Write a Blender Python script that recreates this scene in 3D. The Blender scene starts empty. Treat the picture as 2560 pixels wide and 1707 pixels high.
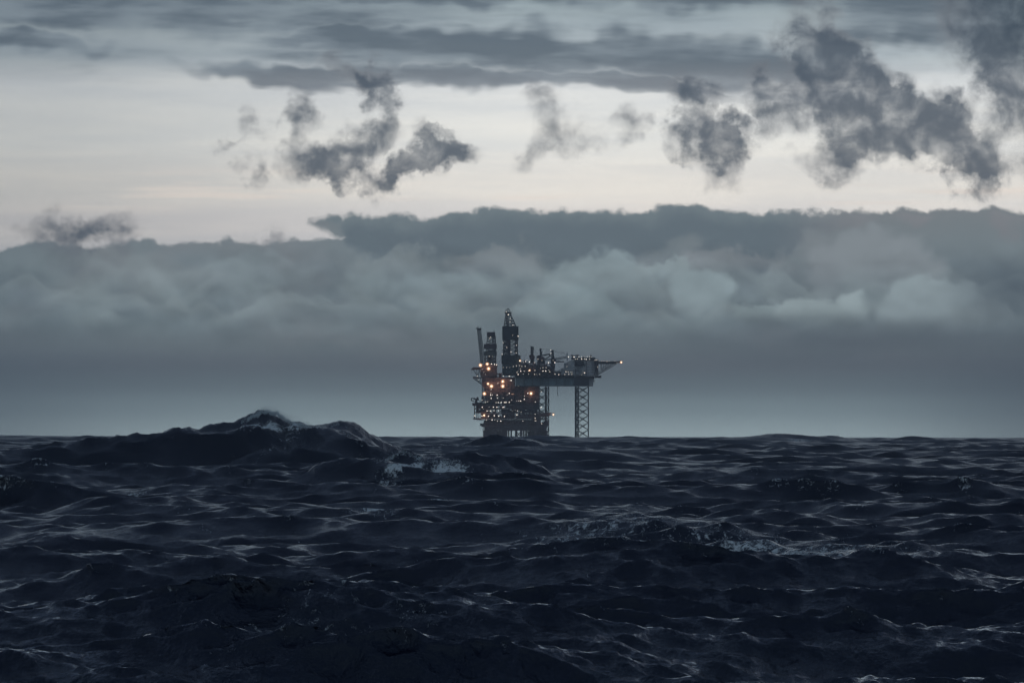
import bpy, math, random
import numpy as np
from mathutils import Vector, Matrix

# ------------------------------------------------------------------ basics
sc = bpy.context.scene
COL = sc.collection
rad = math.radians
PPR = 14205.0            # photo pixels (2560 wide) per radian of view
CAMZ = 7.0
HROW = 1071.0            # photo row of the true level line
RE = 6371000.0
D = 6250.0               # distance to the platforms

def lin(r, g=None, b=None):
    if g is None: g = b = r
    f = lambda c: c / 12.92 if c <= 0.04045 else ((c + 0.055) / 1.055) ** 2.4
    return (f(r), f(g), f(b), 1.0)

# ------------------------------------------------------------------ camera
cam = bpy.data.cameras.new('camera')
cam.sensor_width = 36.0
cam.lens = 36.0 / (2560.0 / PPR)
cam.clip_start = 0.5
cam.clip_end = 60000.0
camo = bpy.data.objects.new('camera', cam)
COL.objects.link(camo)
camo.location = (0, 0, CAMZ)
pitch = math.atan((HROW - 853.5) / PPR)
camo.rotation_euler = (Matrix.Rotation(rad(90) + pitch, 4, 'X') @ Matrix.Rotation(rad(0.11), 4, 'Z')).to_euler()
sc.camera = camo

# ------------------------------------------------------------------ colour management / render
sc.view_settings.view_transform = 'Standard'
sc.view_settings.look = 'None'
sc.view_settings.exposure = 0.0
sc.view_settings.gamma = 1.0
sc.render.engine = 'CYCLES'
sc.cycles.max_bounces = 5
sc.cycles.diffuse_bounces = 2
sc.cycles.glossy_bounces = 2
sc.cycles.volume_bounces = 0
sc.cycles.transparent_max_bounces = 12
sc.cycles.use_denoising = True
sc.cycles.use_adaptive_sampling = True
sc.cycles.adaptive_threshold = 0.02
sc.cycles.caustics_reflective = False
sc.cycles.sample_clamp_indirect = 3.0

SUN_EL, SUN_AZ = rad(11.0), rad(14.0)       # behind the cloud gap, a little right of the platforms

# ------------------------------------------------------------------ world (sky and clouds, laid out by direction)
world = bpy.data.worlds.new("World")
sc.world = world
world.use_nodes = True
NT = world.node_tree
NT.nodes.clear()

class S:
    """a node socket that can be used in arithmetic"""
    def __init__(s, nt, sock): s.nt, s.k = nt, sock
    def _m(s, op, *a, clamp=False):
        n = s.nt.nodes.new('ShaderNodeMath'); n.operation = op; n.use_clamp = clamp
        for i, v in enumerate((s,) + a):
            if isinstance(v, S): s.nt.links.new(v.k, n.inputs[i])
            else: n.inputs[i].default_value = v
        return S(s.nt, n.outputs[0])
    def __add__(s, o): return s._m('ADD', o)
    __radd__ = __add__
    def __mul__(s, o): return s._m('MULTIPLY', o)
    __rmul__ = __mul__
    def __sub__(s, o): return s._m('SUBTRACT', o)
    def __rsub__(s, o): return (s * -1.0) + o
    def __truediv__(s, o): return s._m('DIVIDE', o)
    def mx(s, o): return s._m('MAXIMUM', o)
    def mn(s, o): return s._m('MINIMUM', o)
    def pw(s, o): return s._m('POWER', o)
    def ab(s): return s._m('ABSOLUTE')
    def sat(s): return s._m('ADD', 0.0, clamp=True)

def node(nt, t, **kw):
    n = nt.nodes.new(t)
    for k, v in kw.items(): setattr(n, k, v)
    return n
def comb(nt, x, y, z=0.0):
    n = node(nt, 'ShaderNodeCombineXYZ')
    for i, v in enumerate((x, y, z)):
        if isinstance(v, S): nt.links.new(v.k, n.inputs[i])
        else: n.inputs[i].default_value = v
    return S(nt, n.outputs[0])
def sstep(x, a, b):
    n = node(x.nt, 'ShaderNodeMapRange', interpolation_type='SMOOTHSTEP', clamp=True)
    x.nt.links.new(x.k, n.inputs[0])
    if a < b:
        n.inputs[1].default_value, n.inputs[2].default_value, n.inputs[3].default_value, n.inputs[4].default_value = a, b, 0, 1
    else:
        n.inputs[1].default_value, n.inputs[2].default_value, n.inputs[3].default_value, n.inputs[4].default_value = b, a, 1, 0
    return S(x.nt, n.outputs[0])
def noise(vec, scale, detail=5, rough=0.55, lac=2.0, dist=0.0):
    n = node(vec.nt, 'ShaderNodeTexNoise', noise_dimensions='3D')
    vec.nt.links.new(vec.k, n.inputs['Vector'])
    n.inputs['Scale'].default_value = scale
    n.inputs['Detail'].default_value = detail
    n.inputs['Roughness'].default_value = rough
    n.inputs['Lacunarity'].default_value = lac
    n.inputs['Distortion'].default_value = dist
    return n
def nfac(*a, **k):
    n = noise(*a, **k); return S(a[0].nt, n.outputs[0])
def cmix(nt, f, a, b):
    n = node(nt, 'ShaderNodeMix', data_type='RGBA')
    for i, v in ((0, f), (6, a), (7, b)):
        if isinstance(v, S): nt.links.new(v.k, n.inputs[i])
        elif i == 0: n.inputs[0].default_value = v
        else: n.inputs[i].default_value = v
    return S(nt, n.outputs[2])
def ramp(x, pts):
    n = node(x.nt, 'ShaderNodeValToRGB')
    n.color_ramp.interpolation = 'EASE'
    e = n.color_ramp.elements
    e[0].position, e[0].color = pts[0][0], pts[0][1]
    e[1].position, e[1].color = pts[-1][0], pts[-1][1]
    for p, c in pts[1:-1]:
        q = e.new(p); q.color = c
    x.nt.links.new(x.k, n.inputs[0])
    return S(x.nt, n.outputs[0])
def curve(x, pts):
    n = node(x.nt, 'ShaderNodeFloatCurve')
    c = n.mapping.curves[0]
    c.points[0].location = pts[0]; c.points[1].location = pts[-1]
    for p in pts[1:-1]: c.points.new(*p)
    n.mapping.update()
    x.nt.links.new(x.k, n.inputs['Value'])
    return S(x.nt, n.outputs[0])
def blob(vec, cx, cy, rx, ry, rot=0.0):
    m = node(vec.nt, 'ShaderNodeMapping', vector_type='TEXTURE')
    vec.nt.links.new(vec.k, m.inputs[0])
    m.inputs['Location'].default_value = (cx, cy, 0)
    m.inputs['Rotation'].default_value = (0, 0, rad(rot))
    m.inputs['Scale'].default_value = (rx, ry, 1)
    g = node(vec.nt, 'ShaderNodeTexGradient', gradient_type='SPHERICAL')
    vec.nt.links.new(m.outputs[0], g.inputs[0])
    return S(vec.nt, g.outputs[1])

tc = node(NT, 'ShaderNodeTexCoord')
sp = node(NT, 'ShaderNodeSeparateXYZ')
NT.links.new(tc.outputs['Generated'], sp.inputs[0])
dx, dy, dz = (S(NT, sp.outputs[i]) for i in range(3))
az = dx._m('ARCTAN2', dy)
el = dz._m('ARCSINE')
# angular coordinates: one unit = 0.403 degrees; U to the right from 5.16 deg left of the rig, V downwards from 4.3 deg up
U = az * 142.05 + 12.80
V = 10.71 - el * 142.05
P = comb(NT, U, V)
def wv(x, y, z=0.0): return comb(NT, U * x, V * y, z)
def warped(scale, amp, detail=4, seed=0.0, rough=0.6):
    n = noise(comb(NT, U, V, seed), scale, detail, rough)
    a = node(NT, 'ShaderNodeVectorMath', operation='SUBTRACT'); NT.links.new(n.outputs['Color'], a.inputs[0]); a.inputs[1].default_value = (.5, .5, .5)
    b = node(NT, 'ShaderNodeVectorMath', operation='MULTIPLY'); NT.links.new(a.outputs[0], b.inputs[0]); b.inputs[1].default_value = (amp, amp, 0)
    c = node(NT, 'ShaderNodeVectorMath', operation='ADD'); NT.links.new(b.outputs[0], c.inputs[0]); NT.links.new(P.k, c.inputs[1])
    return S(NT, c.outputs[0])

# --- bright high veil
base = ramp(V * 0.1, [(0.0, lin(.60, .655, .685)), (.13, lin(.70, .74, .765)), (.22, lin(.88, .89, .895)), (.34, lin(.92, .92, .91)),
                      (.47, lin(.925, .91, .89)), (.56, lin(.89, .875, .87)), (.66, lin(.85, .85, .86))])
lr = cmix(NT, sstep(U, -1.0, 13.5), (.70, .72, .735, 1), (1.10, 1.10, 1.09, 1))
veil = nfac(wv(.10, 1.1, 3.1), 1.6, 5, .55)
lrv = cmix(NT, sstep(veil, .35, .68), (.92, .93, .94, 1), (1.03, 1.02, 1.0, 1))
def cmul(a, b):
    n = node(NT, 'ShaderNodeMix', data_type='RGBA', blend_type='MULTIPLY'); n.inputs[0].default_value = 1
    for i, v in ((6, a), (7, b)):
        if isinstance(v, S): NT.links.new(v.k, n.inputs[i])
        else: n.inputs[i].default_value = v
    return S(NT, n.outputs[2])
col = cmul(cmul(base, lr), lrv)
warm = sstep(nfac(wv(.12, 2.2, 9.7), 1.5, 3, .5), .52, .68) * sstep((V - 4.75).ab(), .7, .1)
col = cmix(NT, warm * .45, col, lin(.955, .90, .855))

# --- streaked middle layer across the top
W1 = warped(.4, 1.7, 3, 2.0)
field = None
for a in [(13.5, 1.38, 8.6, .80, 2), (18.5, 1.65, 5.6, .72, 1), (3.2, .15, 10.0, 1.0, 2), (.4, 1.30, 2.4, .36, 0), (6.8, 1.92, 3.4, .42, 1),
          (11.0, 2.0, 5.0, .36, 2), (16.5, 2.2, 4.5, .34, 3), (9.5, 1.05, 4.0, .5, 2), (23, .45, 4, 1.0, -5), (11.5, -.2, 14, .6, 1)]:
    b = blob(W1, *a)
    field = b if field is None else field.mx(b)
st1 = nfac(wv(.15, 1.0, 5.5), 1.7, 4, .52, dist=.3)
st2 = nfac(comb(NT, U * .35 + V * .5, V * 2.0 - U * .12, 1.5), 1.0, 4, .5)
above = sstep(V, 1.0, -2.5)
cov = field * 1.05 + (st1 - .5) * 1.15 + (st2 - .5) * .35 + above * .3
a1 = sstep(cov, -.04, .56) * sstep(V + (st1 - .5) * 1.5, 2.75, 2.15)
midc = cmix(NT, sstep(st2 + field * .25, .45, .78), lin(.50, .55, .59), lin(.345, .40, .45))
midc = cmix(NT, sstep(V, 1.4, 2.4) * .45, midc, lin(.55, .57, .605))
col = cmix(NT, a1 * .88, col, midc)

# --- low ragged scud
W2 = warped(1.1, 1.9, 6, 7.0, .60)
scud = [(7.95, 4.0, 1.05, .62, 0, 1.2), (9.1, 3.6, .85, .62, -20, .95), (8.7, 4.45, 1.1, .42, 10, .85), (9.7, 4.6, .8, .36, -25, .85),
        (10.9, 3.62, .95, .55, 25, 1), (10.2, 4.1, .9, .36, -38, .9), (11.5, 3.9, .6, .4, 30, .8), (7.5, 2.8, .5, 1.0, 0, .9), (9.45, 2.3, .85, .50, 50, .95),
        (8.8, 1.8, .95, .38, 5, .75), (9.6, 2.9, .35, .6, 0, .6), (6.4, 3.2, .5, .5, 40, .72), (6.3, 4.25, .5, .34, 50, .72), (5.7, 3.6, .5, .2, -15, .6),
        (14.1, 3.3, 1.0, .7, 10, .6), (15.7, 3.1, .7, .5, -30, .72), (13.4, 2.6, .6, .7, 0, .6), (13.2, 3.9, .5, .6, 30, .5), (16.9, 3.5, .5, .6, 0, .55),
        (17.6, 3.35, 1.0, .8, 0, 1.05), (18.0, 4.0, .6, .9, 10, .95), (17.4, 2.4, .55, .7, 0, .85), (18.3, 3.4, .6, .6, 0, .8),
        (20.3, 1.1, 1.0, 1.4, -25, 1.05), (21.1, 2.2, 1.5, 1.3, 40, 1.2), (22.2, 2.9, 1.9, 1.25, 20, 1.3), (23.8, 3.4, 1.6, 1.0, 32, 1.2), (24.4, 4.2, 1.0, .7, 10, 1.05),
        (20.9, 4.0, 1.3, .65, 0, 1), (19.6, 2.7, 1.1, .75, 0, .8), (19.0, 2.2, .8, .6, 0, .7), (25.9, .1, 2.5, 1.9, -30, 2.2), (25.1, 1.6, 1.3, .85, -50, 1.2),
        (25.6, 2.4, .8, .9, 0, .95), (25.9, 3.8, .65, .9, 0, .95), (25.2, 3.0, .7, .7, 0, .6),
        (1.3, 5.78, .9, .75, 0, .85), (2.05, 6.0, .8, .5, 0, .8), (2.8, 5.85, .75, .65, 0, .85), (6.6, 5.95, .7, .3, 0, .5)]
scud += [(20.9, 1.7, 1.3, .9, 45, .8), (23.0, 3.2, 1.6, .8, 30, .8), (10.55, 3.85, 1.2, .38, -32, .6), (21.6, 3.6, 1.2, .6, 10, .6)]
fs = None
for cx, cy, rx, ry, ro, w in scud:
    b = blob(W2, cx, cy, rx * 1.2, ry * 1.15, ro) * w
    fs = b if fs is None else fs + b
n1 = nfac(wv(1, 1, 4.2), 1.2, 6, .57, dist=.3)
n2 = nfac(wv(1, 1, 8.2), 4.0, 4, .55)
dens = fs.mn(1.0) * .95 + (n1 - .5) * 1.9 + (n2 - .5) * .22
a2 = sstep(dens, -.16, 1.20) * sstep(fs, 0.0, .36)
sdark = cmix(NT, sstep(dens + (nfac(wv(1, 1.2, 77), .9, 4, .55) - .5) * 1.1, .10, 1.05), lin(.50, .51, .53), lin(.325, .37, .42))
sdark = cmix(NT, sstep(blob(P, 26.0, .0, 3.2, 2.6, 0), .1, .75), sdark, lin(.235, .29, .345))
scol = cmix(NT, a2 * .93, col, sdark)

# --- far bank A (whole width) and its shelf
rip = nfac(wv(1, 1, 12.2), .9, 6, .6)
rip2 = nfac(wv(1, 1, 15.2), 3.2, 5, .6)
un = U * (1 / 25.6)
topA = curve(un, [(0.0, .618), (.12, .612), (.24, .602), (.33, .592), (.37, .575), (.42, .56), (.72, .55), (.84, .525), (1.0, .522)]) * 10.0
dA = V - topA + (rip - .5) * .8 + (rip2 - .5) * .22
aA = sstep(dA, -.05, .09)
# tone of the bank
wA = warped(.5, 2.6, 6, 21.0, .6)
bil = node(NT, 'ShaderNodeTexVoronoi', feature='SMOOTH_F1', voronoi_dimensions='2D'); NT.links.new(wA.k, bil.inputs['Vector'])
bil.inputs['Scale'].default_value = .62; bil.inputs['Smoothness'].default_value = .5; bil.inputs['Detail'].default_value = 1.0; bil.inputs['Roughness'].default_value = .5
bf = S(NT, bil.outputs['Distance'])
lg = nfac(wv(.6, 1.0, 31.0), .55, 4, .5)
tone = ramp((V - 5.0) * (1 / 6.0), [(0.0, lin(.45, .49, .52)), (.22, lin(.435, .49, .525)), (.38, lin(.455, .52, .555)), (.50, lin(.46, .53, .565)),
                                    (.60, lin(.43, .485, .52)), (.68, lin(.405, .455, .50)), (.77, lin(.41, .475, .515)), (.86, lin(.455, .53, .565)), (1.0, lin(.555, .635, .665))])
W5 = warped(.9, .75, 4, 91.0, .5)
def puff(dx_, dy_, sc, det, off):
    q = node(NT, 'ShaderNodeMapping'); NT.links.new(W5.k, q.inputs[0]); q.inputs['Location'].default_value = (dx_ + off, dy_ + off, 0); q.inputs['Scale'].default_value = (.8, 1.1, 1)
    n = node(NT, 'ShaderNodeTexVoronoi', feature='SMOOTH_F1', voronoi_dimensions='2D'); NT.links.new(q.outputs[0], n.inputs['Vector'])
    n.inputs['Scale'].default_value = sc; n.inputs['Smoothness'].default_value = .22; n.inputs['Detail'].default_value = det; n.inputs['Roughness'].default_value = .45
    return S(NT, n.outputs['Distance'])
def rel(dx_, dy_, sc, det, z_):
    n = noise(comb(NT, U + dx_, V * 1.1 + dy_, z_), sc, det, .5); return S(NT, n.outputs[0])
emb = (rel(0, 0, .5, 3, 51) - rel(.08, -.38, .5, 3, 51)) * .9 + (puff(.05, -.22, .62, 1.5, 3.3) - puff(0, 0, .62, 1.5, 3.3)) * 1.0  # lit tops and shaded undersides of the billows, embossed into the cloud colour
hb = sstep(V, 5.9, 6.9) * sstep(V, 8.6, 7.7)
tone = cmix(NT, sstep(bf + (lg - .5) * .5, .62, .18) * hb * .42, tone, lin(.515, .585, .615))
tone = cmix(NT, sstep(bf + (lg - .5) * .4, .40, .85) * hb * .5, tone, lin(.36, .42, .465))
tone = cmix(NT, sstep(lg, .45, .75) * sstep(V, 9.6, 8.2) * .35, tone, lin(.50, .515, .545))
bank = tone
embm = sstep(V, 5.7, 6.8) * sstep(V, 9.0, 7.9)
# separate mounds: sharp cauliflower tops that melt into the bank below
W3 = warped(.8, 1.9, 6, 41.0, .58)
mounds = [(3.6, 7.15, 2.4, .95, (.49, .535, .565), .35), (6.5, 6.95, 1.7, .8, (.49, .55, .585), .45), (9.9, 6.75, 1.1, .65, (.50, .555, .585), .5),
          (12.4, 6.75, 1.5, .75, (.505, .55, .58), .55), (11.0, 7.35, 1.6, .6, (.49, .56, .595), .45), (15.2, 7.2, 1.7, 1.0, (.53, .605, .64), .7), (14.3, 7.9, 1.6, .6, (.50, .58, .615), .5),
          (18.3, 6.65, 1.4, .5, (.50, .54, .575), .5), (16.7, 6.85, .8, .45, (.53, .60, .63), .6), (21.9, 6.9, 2.1, 1.25, (.505, .55, .585), .75), (17.6, 7.6, .95, .95, (.53, .605, .64), .8),
          (19.2, 7.8, .75, .42, (.53, .605, .635), .8), (20.5, 7.85, 1.25, .62, (.555, .625, .655), .9), (23.2, 7.85, 1.45, 1.15, (.55, .62, .655), .9), (24.7, 7.9, .75, .48, (.52, .585, .62), .7)]
shelf_top = curve(un, [(0.0, .70), (.285, .62), (.300, .551), (.315, .541), (.34, .536), (.37, .542), (.42, .533), (.50, .522), (.60, .524), (.68, .516), (.77, .528), (.85, .53), (1.0, .53)]) * 10.0
dS = V - shelf_top + (rip - .5) * .8 + (rip2 - .5) * .26
lowS = curve(un, [(0.0, .50), (.28, .545), (.303, .558), (.335, .600), (.38, .645), (.45, .665), (.52, .645), (.58, .66), (.66, .635), (.74, .655), (.80, .60), (.86, .56), (1.0, .55)]) * 10.0
aS = sstep(dS, -.04, .12) * sstep(V - lowS + (bf - .5) * 1.0 + (lg - .5) * .6, .28, -.16)
edgeS = sstep(dS, .5, 0.0)
shelfc = cmix(NT, edgeS * .6, lin(.365, .425, .47), lin(.46, .52, .55))
shelfc = cmix(NT, sstep(U, 19.0, 22.0) * .7, shelfc, lin(.50, .515, .545))
for i_, (vb, am, sc_) in enumerate([(6.35, .55, .42), (6.75, .60, .50), (7.05, .55, .38), (7.4, .60, .55), (7.7, .50, .45), (8.0, .45, .60)]):
    q = node(NT, 'ShaderNodeMapping'); NT.links.new(W5.k, q.inputs[0]); q.inputs['Location'].default_value = (i_ * 7.3 + 1.1, i_ * 3.7, 0); q.inputs['Scale'].default_value = (1, .45, 1)
    n = node(NT, 'ShaderNodeTexVoronoi', feature='SMOOTH_F1', voronoi_dimensions='2D'); NT.links.new(q.outputs[0], n.inputs['Vector'])
    n.inputs['Scale'].default_value = sc_ * 1.25; n.inputs['Smoothness'].default_value = .12; n.inputs['Detail'].default_value = 1.6; n.inputs['Roughness'].default_value = .42
    lift = nfac(comb(NT, U * .16, 3.0 * i_, 5.5), 1.6, 2, .5)
    top_ = S(NT, n.outputs['Distance']) * am * 1.5 + (vb - .35) - (lift - .5) * 1.6
    dl = V - top_
    al_ = sstep(dl, -.02, .10)
    pt_ = sstep(nfac(comb(NT, U * .3, V * .35, 9.0 + i_ * 2.1), 1.2, 2, .5), .38, .62)
    bank = cmix(NT, al_ * sstep(dl, 1.1, .2) * .22, bank, lin(.375, .435, .475))
    bank = cmix(NT, al_ * sstep(dl, .62, .0) * pt_ * hb * .50, bank, lin(.535, .60, .63))
bank = cmix(NT, aS * .95, bank, shelfc)
aB = aA.mx(sstep(dS, -.04, .12) * sstep(V - lowS + (rip2 - .5) * .3, .14, -.08))
for mx_, my_, rx_, ry_, c_, k_ in mounds:
    b = blob(W3, mx_, my_, rx_, ry_)
    al = sstep(b, 0.0, .30) * sstep(V, my_ + ry_ * .55, my_ - ry_ * .45)
    bank = cmix(NT, al * min(1.0, k_ * 1.1), bank, lin(*c_))
gain = emb * embm * .60 + 1.20
gv = node(NT, 'ShaderNodeVectorMath', operation='SCALE'); NT.links.new(bank.k, gv.inputs[0]); NT.links.new(gain.k, gv.inputs['Scale']); bank = S(NT, gv.outputs[0])
low = cmix(NT, sstep(V, 8.9, 10.6), (1, 1, 1, 1), (1.62, 1.60, 1.61, 1)); bank = cmul(bank, low); bank = cmul(bank, (1.05, .99, .94, 1))
bank = cmix(NT, sstep(U, 3.5, -1.5) * .34, bank, lin(.33, .39, .44)); bank = cmix(NT, sstep(U, 8.0, -1.0) * sstep(V, 8.0, 9.3) * .42, bank, lin(.35, .41, .465)); bank = cmix(NT, sstep(U, 19.0, 27.0) * sstep(V, 8.6, 9.6) * .4, bank, lin(.38, .43, .48))
bank = cmix(NT, sstep(U, 21.5, 27.0) * sstep(V, 6.9, 7.6) * .42, bank, lin(.30, .345, .395))
bank = cmix(NT, blob(P, 21.5, 8.55, 6.5, .75) * .6, bank, lin(.33, .375, .425))
bank = cmix(NT, blob(P, 25.3, 7.1, 2.0, 1.0) * .8, bank, lin(.33, .38, .425))
col = cmix(NT, aB, scol, bank)
# scud standing in front of the bank on the left
fl = cmix(NT, sstep(blob(W2, 2.0, 6.1, 2.0, .6) + (n1 - .5), .25, .7) * .45 * aB, col, lin(.42, .45, .49))
col = fl

# --- unseen dome shaped for light: dark deck over the water, paler back for foam
up = sstep(el, rad(4.6), rad(17.0))
deck_n = nfac(comb(NT, dx * 6.0, dy * 6.0, dz * 14.0), 1.0, 5, .55)
deck = cmix(NT, sstep(deck_n, .35, .68), (.018, .034, .070, 1), (.095, .130, .190, 1))
back = sstep(dy, .25, -.6)
deck = cmix(NT, back * .75, deck, (.17, .225, .28, 1))
col = cmul(col, cmix(NT, sstep(el, rad(4.7), rad(7.0)), (1, 1, 1, 1), (1.45, 1.45, 1.5, 1)))  # sky just above the view brightened to strengthen highlights on the water
col = cmix(NT, up, col, deck)
side = sstep(az.ab(), rad(9), rad(40)) * .6
col = cmix(NT, side, col, deck)
col = cmix(NT, sstep(el, rad(-.6), rad(-3)), col, (.02, .03, .04, 1))

sky = node(NT, 'ShaderNodeTexSky', sky_type='NISHITA')
sky.sun_disc = False
sky.sun_elevation = SUN_EL
sky.sun_rotation = SUN_AZ
sky.air_density = 1.0; sky.dust_density = .3
SKYS = 0.1
scaled = node(NT, 'ShaderNodeVectorMath', operation='SCALE')
NT.links.new(col.k, scaled.inputs[0]); scaled.inputs['Scale'].default_value = 1.0 / SKYS
fin = cmix(NT, .9993, S(NT, sky.outputs[0]), S(NT, scaled.outputs[0]))
bg = node(NT, 'ShaderNodeBackground')
bg.inputs['Strength'].default_value = SKYS
NT.links.new(fin.k, bg.inputs[0])
wo = node(NT, 'ShaderNodeOutputWorld')
NT.links.new(bg.outputs[0], wo.inputs[0])
world.cycles.sampling_method = 'MANUAL'
world.cycles.sample_map_resolution = 1024

# ------------------------------------------------------------------ sun (hidden by the cloud, very soft)
sun = bpy.data.lights.new('sun', 'SUN')
sun.energy = 0.012
sun.angle = rad(24)
sun.color = (.86, .90, 1.0)
suno = bpy.data.objects.new('sun', sun)
COL.objects.link(suno)
sd = Vector((math.sin(SUN_AZ) * math.cos(SUN_EL), math.cos(SUN_AZ) * math.cos(SUN_EL), math.sin(SUN_EL)))
suno.rotation_euler = sd.to_track_quat('Z', 'Y').to_euler()

# ------------------------------------------------------------------ object helpers
def tag(o, label=None, cat=None, group=None, kind=None):
    if label: o['label'] = label
    if cat: o['category'] = cat
    if group: o['group'] = group
    if kind: o['kind'] = kind
    return o
def empty(name, loc):
    o = bpy.data.objects.new(name, None); COL.objects.link(o); o.location = loc
    o.empty_display_size = 5
    return o

def mat(name, color, rough=.7, metal=0.0, var=.25, scale=.25, col2=None, spec=.3):
    m = bpy.data.materials.new(name); m.use_nodes = True
    nt = m.node_tree; b = nt.nodes['Principled BSDF']
    b.inputs['Roughness'].default_value = rough; b.inputs['Metallic'].default_value = metal
    b.inputs['Specular IOR Level'].default_value = spec
    t = node(nt, 'ShaderNodeTexCoord')
    mp = node(nt, 'ShaderNodeMapping'); nt.links.new(t.outputs['Object'], mp.inputs[0]); mp.inputs['Scale'].default_value = (1, 1, .45)
    n = noise(S(nt, mp.outputs[0]), scale, 6, .65)
    c1 = tuple(c * (1 - var) for c in color) + (1,)
    c2 = tuple(c * (1 + var) for c in (col2 or color)) + (1,)
    r = ramp(S(nt, n.outputs[0]), [(.35, c1), (.66, c2)])
    nt.links.new(r.k, b.inputs['Base Color'])
    return m

M = dict(
    teal=mat('teal_cladding', (.012, .032, .044), .6),
    teal2=mat('weathered_teal_cladding', (.05, .08, .095), .6),
    hull=mat('hull_paint', (.21, .30, .34), .55, scale=.08),
    hulld=mat('hull_shade_and_trim', (.045, .055, .075), .55, scale=.08),
    grey=mat('pale_grey_paint', (.55, .58, .60), .6, scale=.15),
    steel=mat('dark_steel', (.035, .035, .045), .6),
    leg=mat('leg_steel', (.045, .05, .062), .6),
    rust=mat('rusty_red_steel', (.15, .08, .08), .8, col2=(.08, .06, .075)),
    brown=mat('brown_module', (.20, .125, .125), .8, col2=(.15, .11, .125)),
    dbrown=mat('dark_module', (.06, .052, .068), .8),
    red=mat('red_container', (.14, .055, .05), .7),
    jack=mat('misted_jacket_steel', (.22, .165, .18), .8, col2=(.16, .135, .155)),  # pale mauve stands in for mist over the lower platform
)
def emis(name, c, s, samp='NONE'):
    m = bpy.data.materials.new(name); m.use_nodes = True; nt = m.node_tree; nt.nodes.clear()
    e = node(nt, 'ShaderNodeEmission'); e.inputs[0].default_value = c + (1,); e.inputs[1].default_value = s
    o = node(nt, 'ShaderNodeOutputMaterial'); nt.links.new(e.outputs[0], o.inputs[0])
    m.cycles.emission_sampling = samp
    return m
M['white_light'] = emis('white_lamp_light', (1.0, .88, .74), 2.9)
M['window_light'] = emis('window_light', (.95, .93, .85), 1.0)
M['flood_core'] = emis('sodium_lamp_light', (1.0, .80, .55), 7.0)
g = bpy.data.materials.new('sodium_halo'); g.use_nodes = True; nt = g.node_tree; nt.nodes.clear()  # glare around the sodium lamps, made as faintly glowing see-through shells
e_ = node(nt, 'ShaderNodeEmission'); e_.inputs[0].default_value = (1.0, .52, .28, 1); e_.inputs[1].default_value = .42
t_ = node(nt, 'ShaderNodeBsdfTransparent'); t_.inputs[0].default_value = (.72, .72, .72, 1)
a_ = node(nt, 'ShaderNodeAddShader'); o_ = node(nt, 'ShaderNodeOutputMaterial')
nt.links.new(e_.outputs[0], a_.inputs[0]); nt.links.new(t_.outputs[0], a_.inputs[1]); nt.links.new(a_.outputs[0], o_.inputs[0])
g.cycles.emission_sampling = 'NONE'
M['halo'] = g

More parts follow.
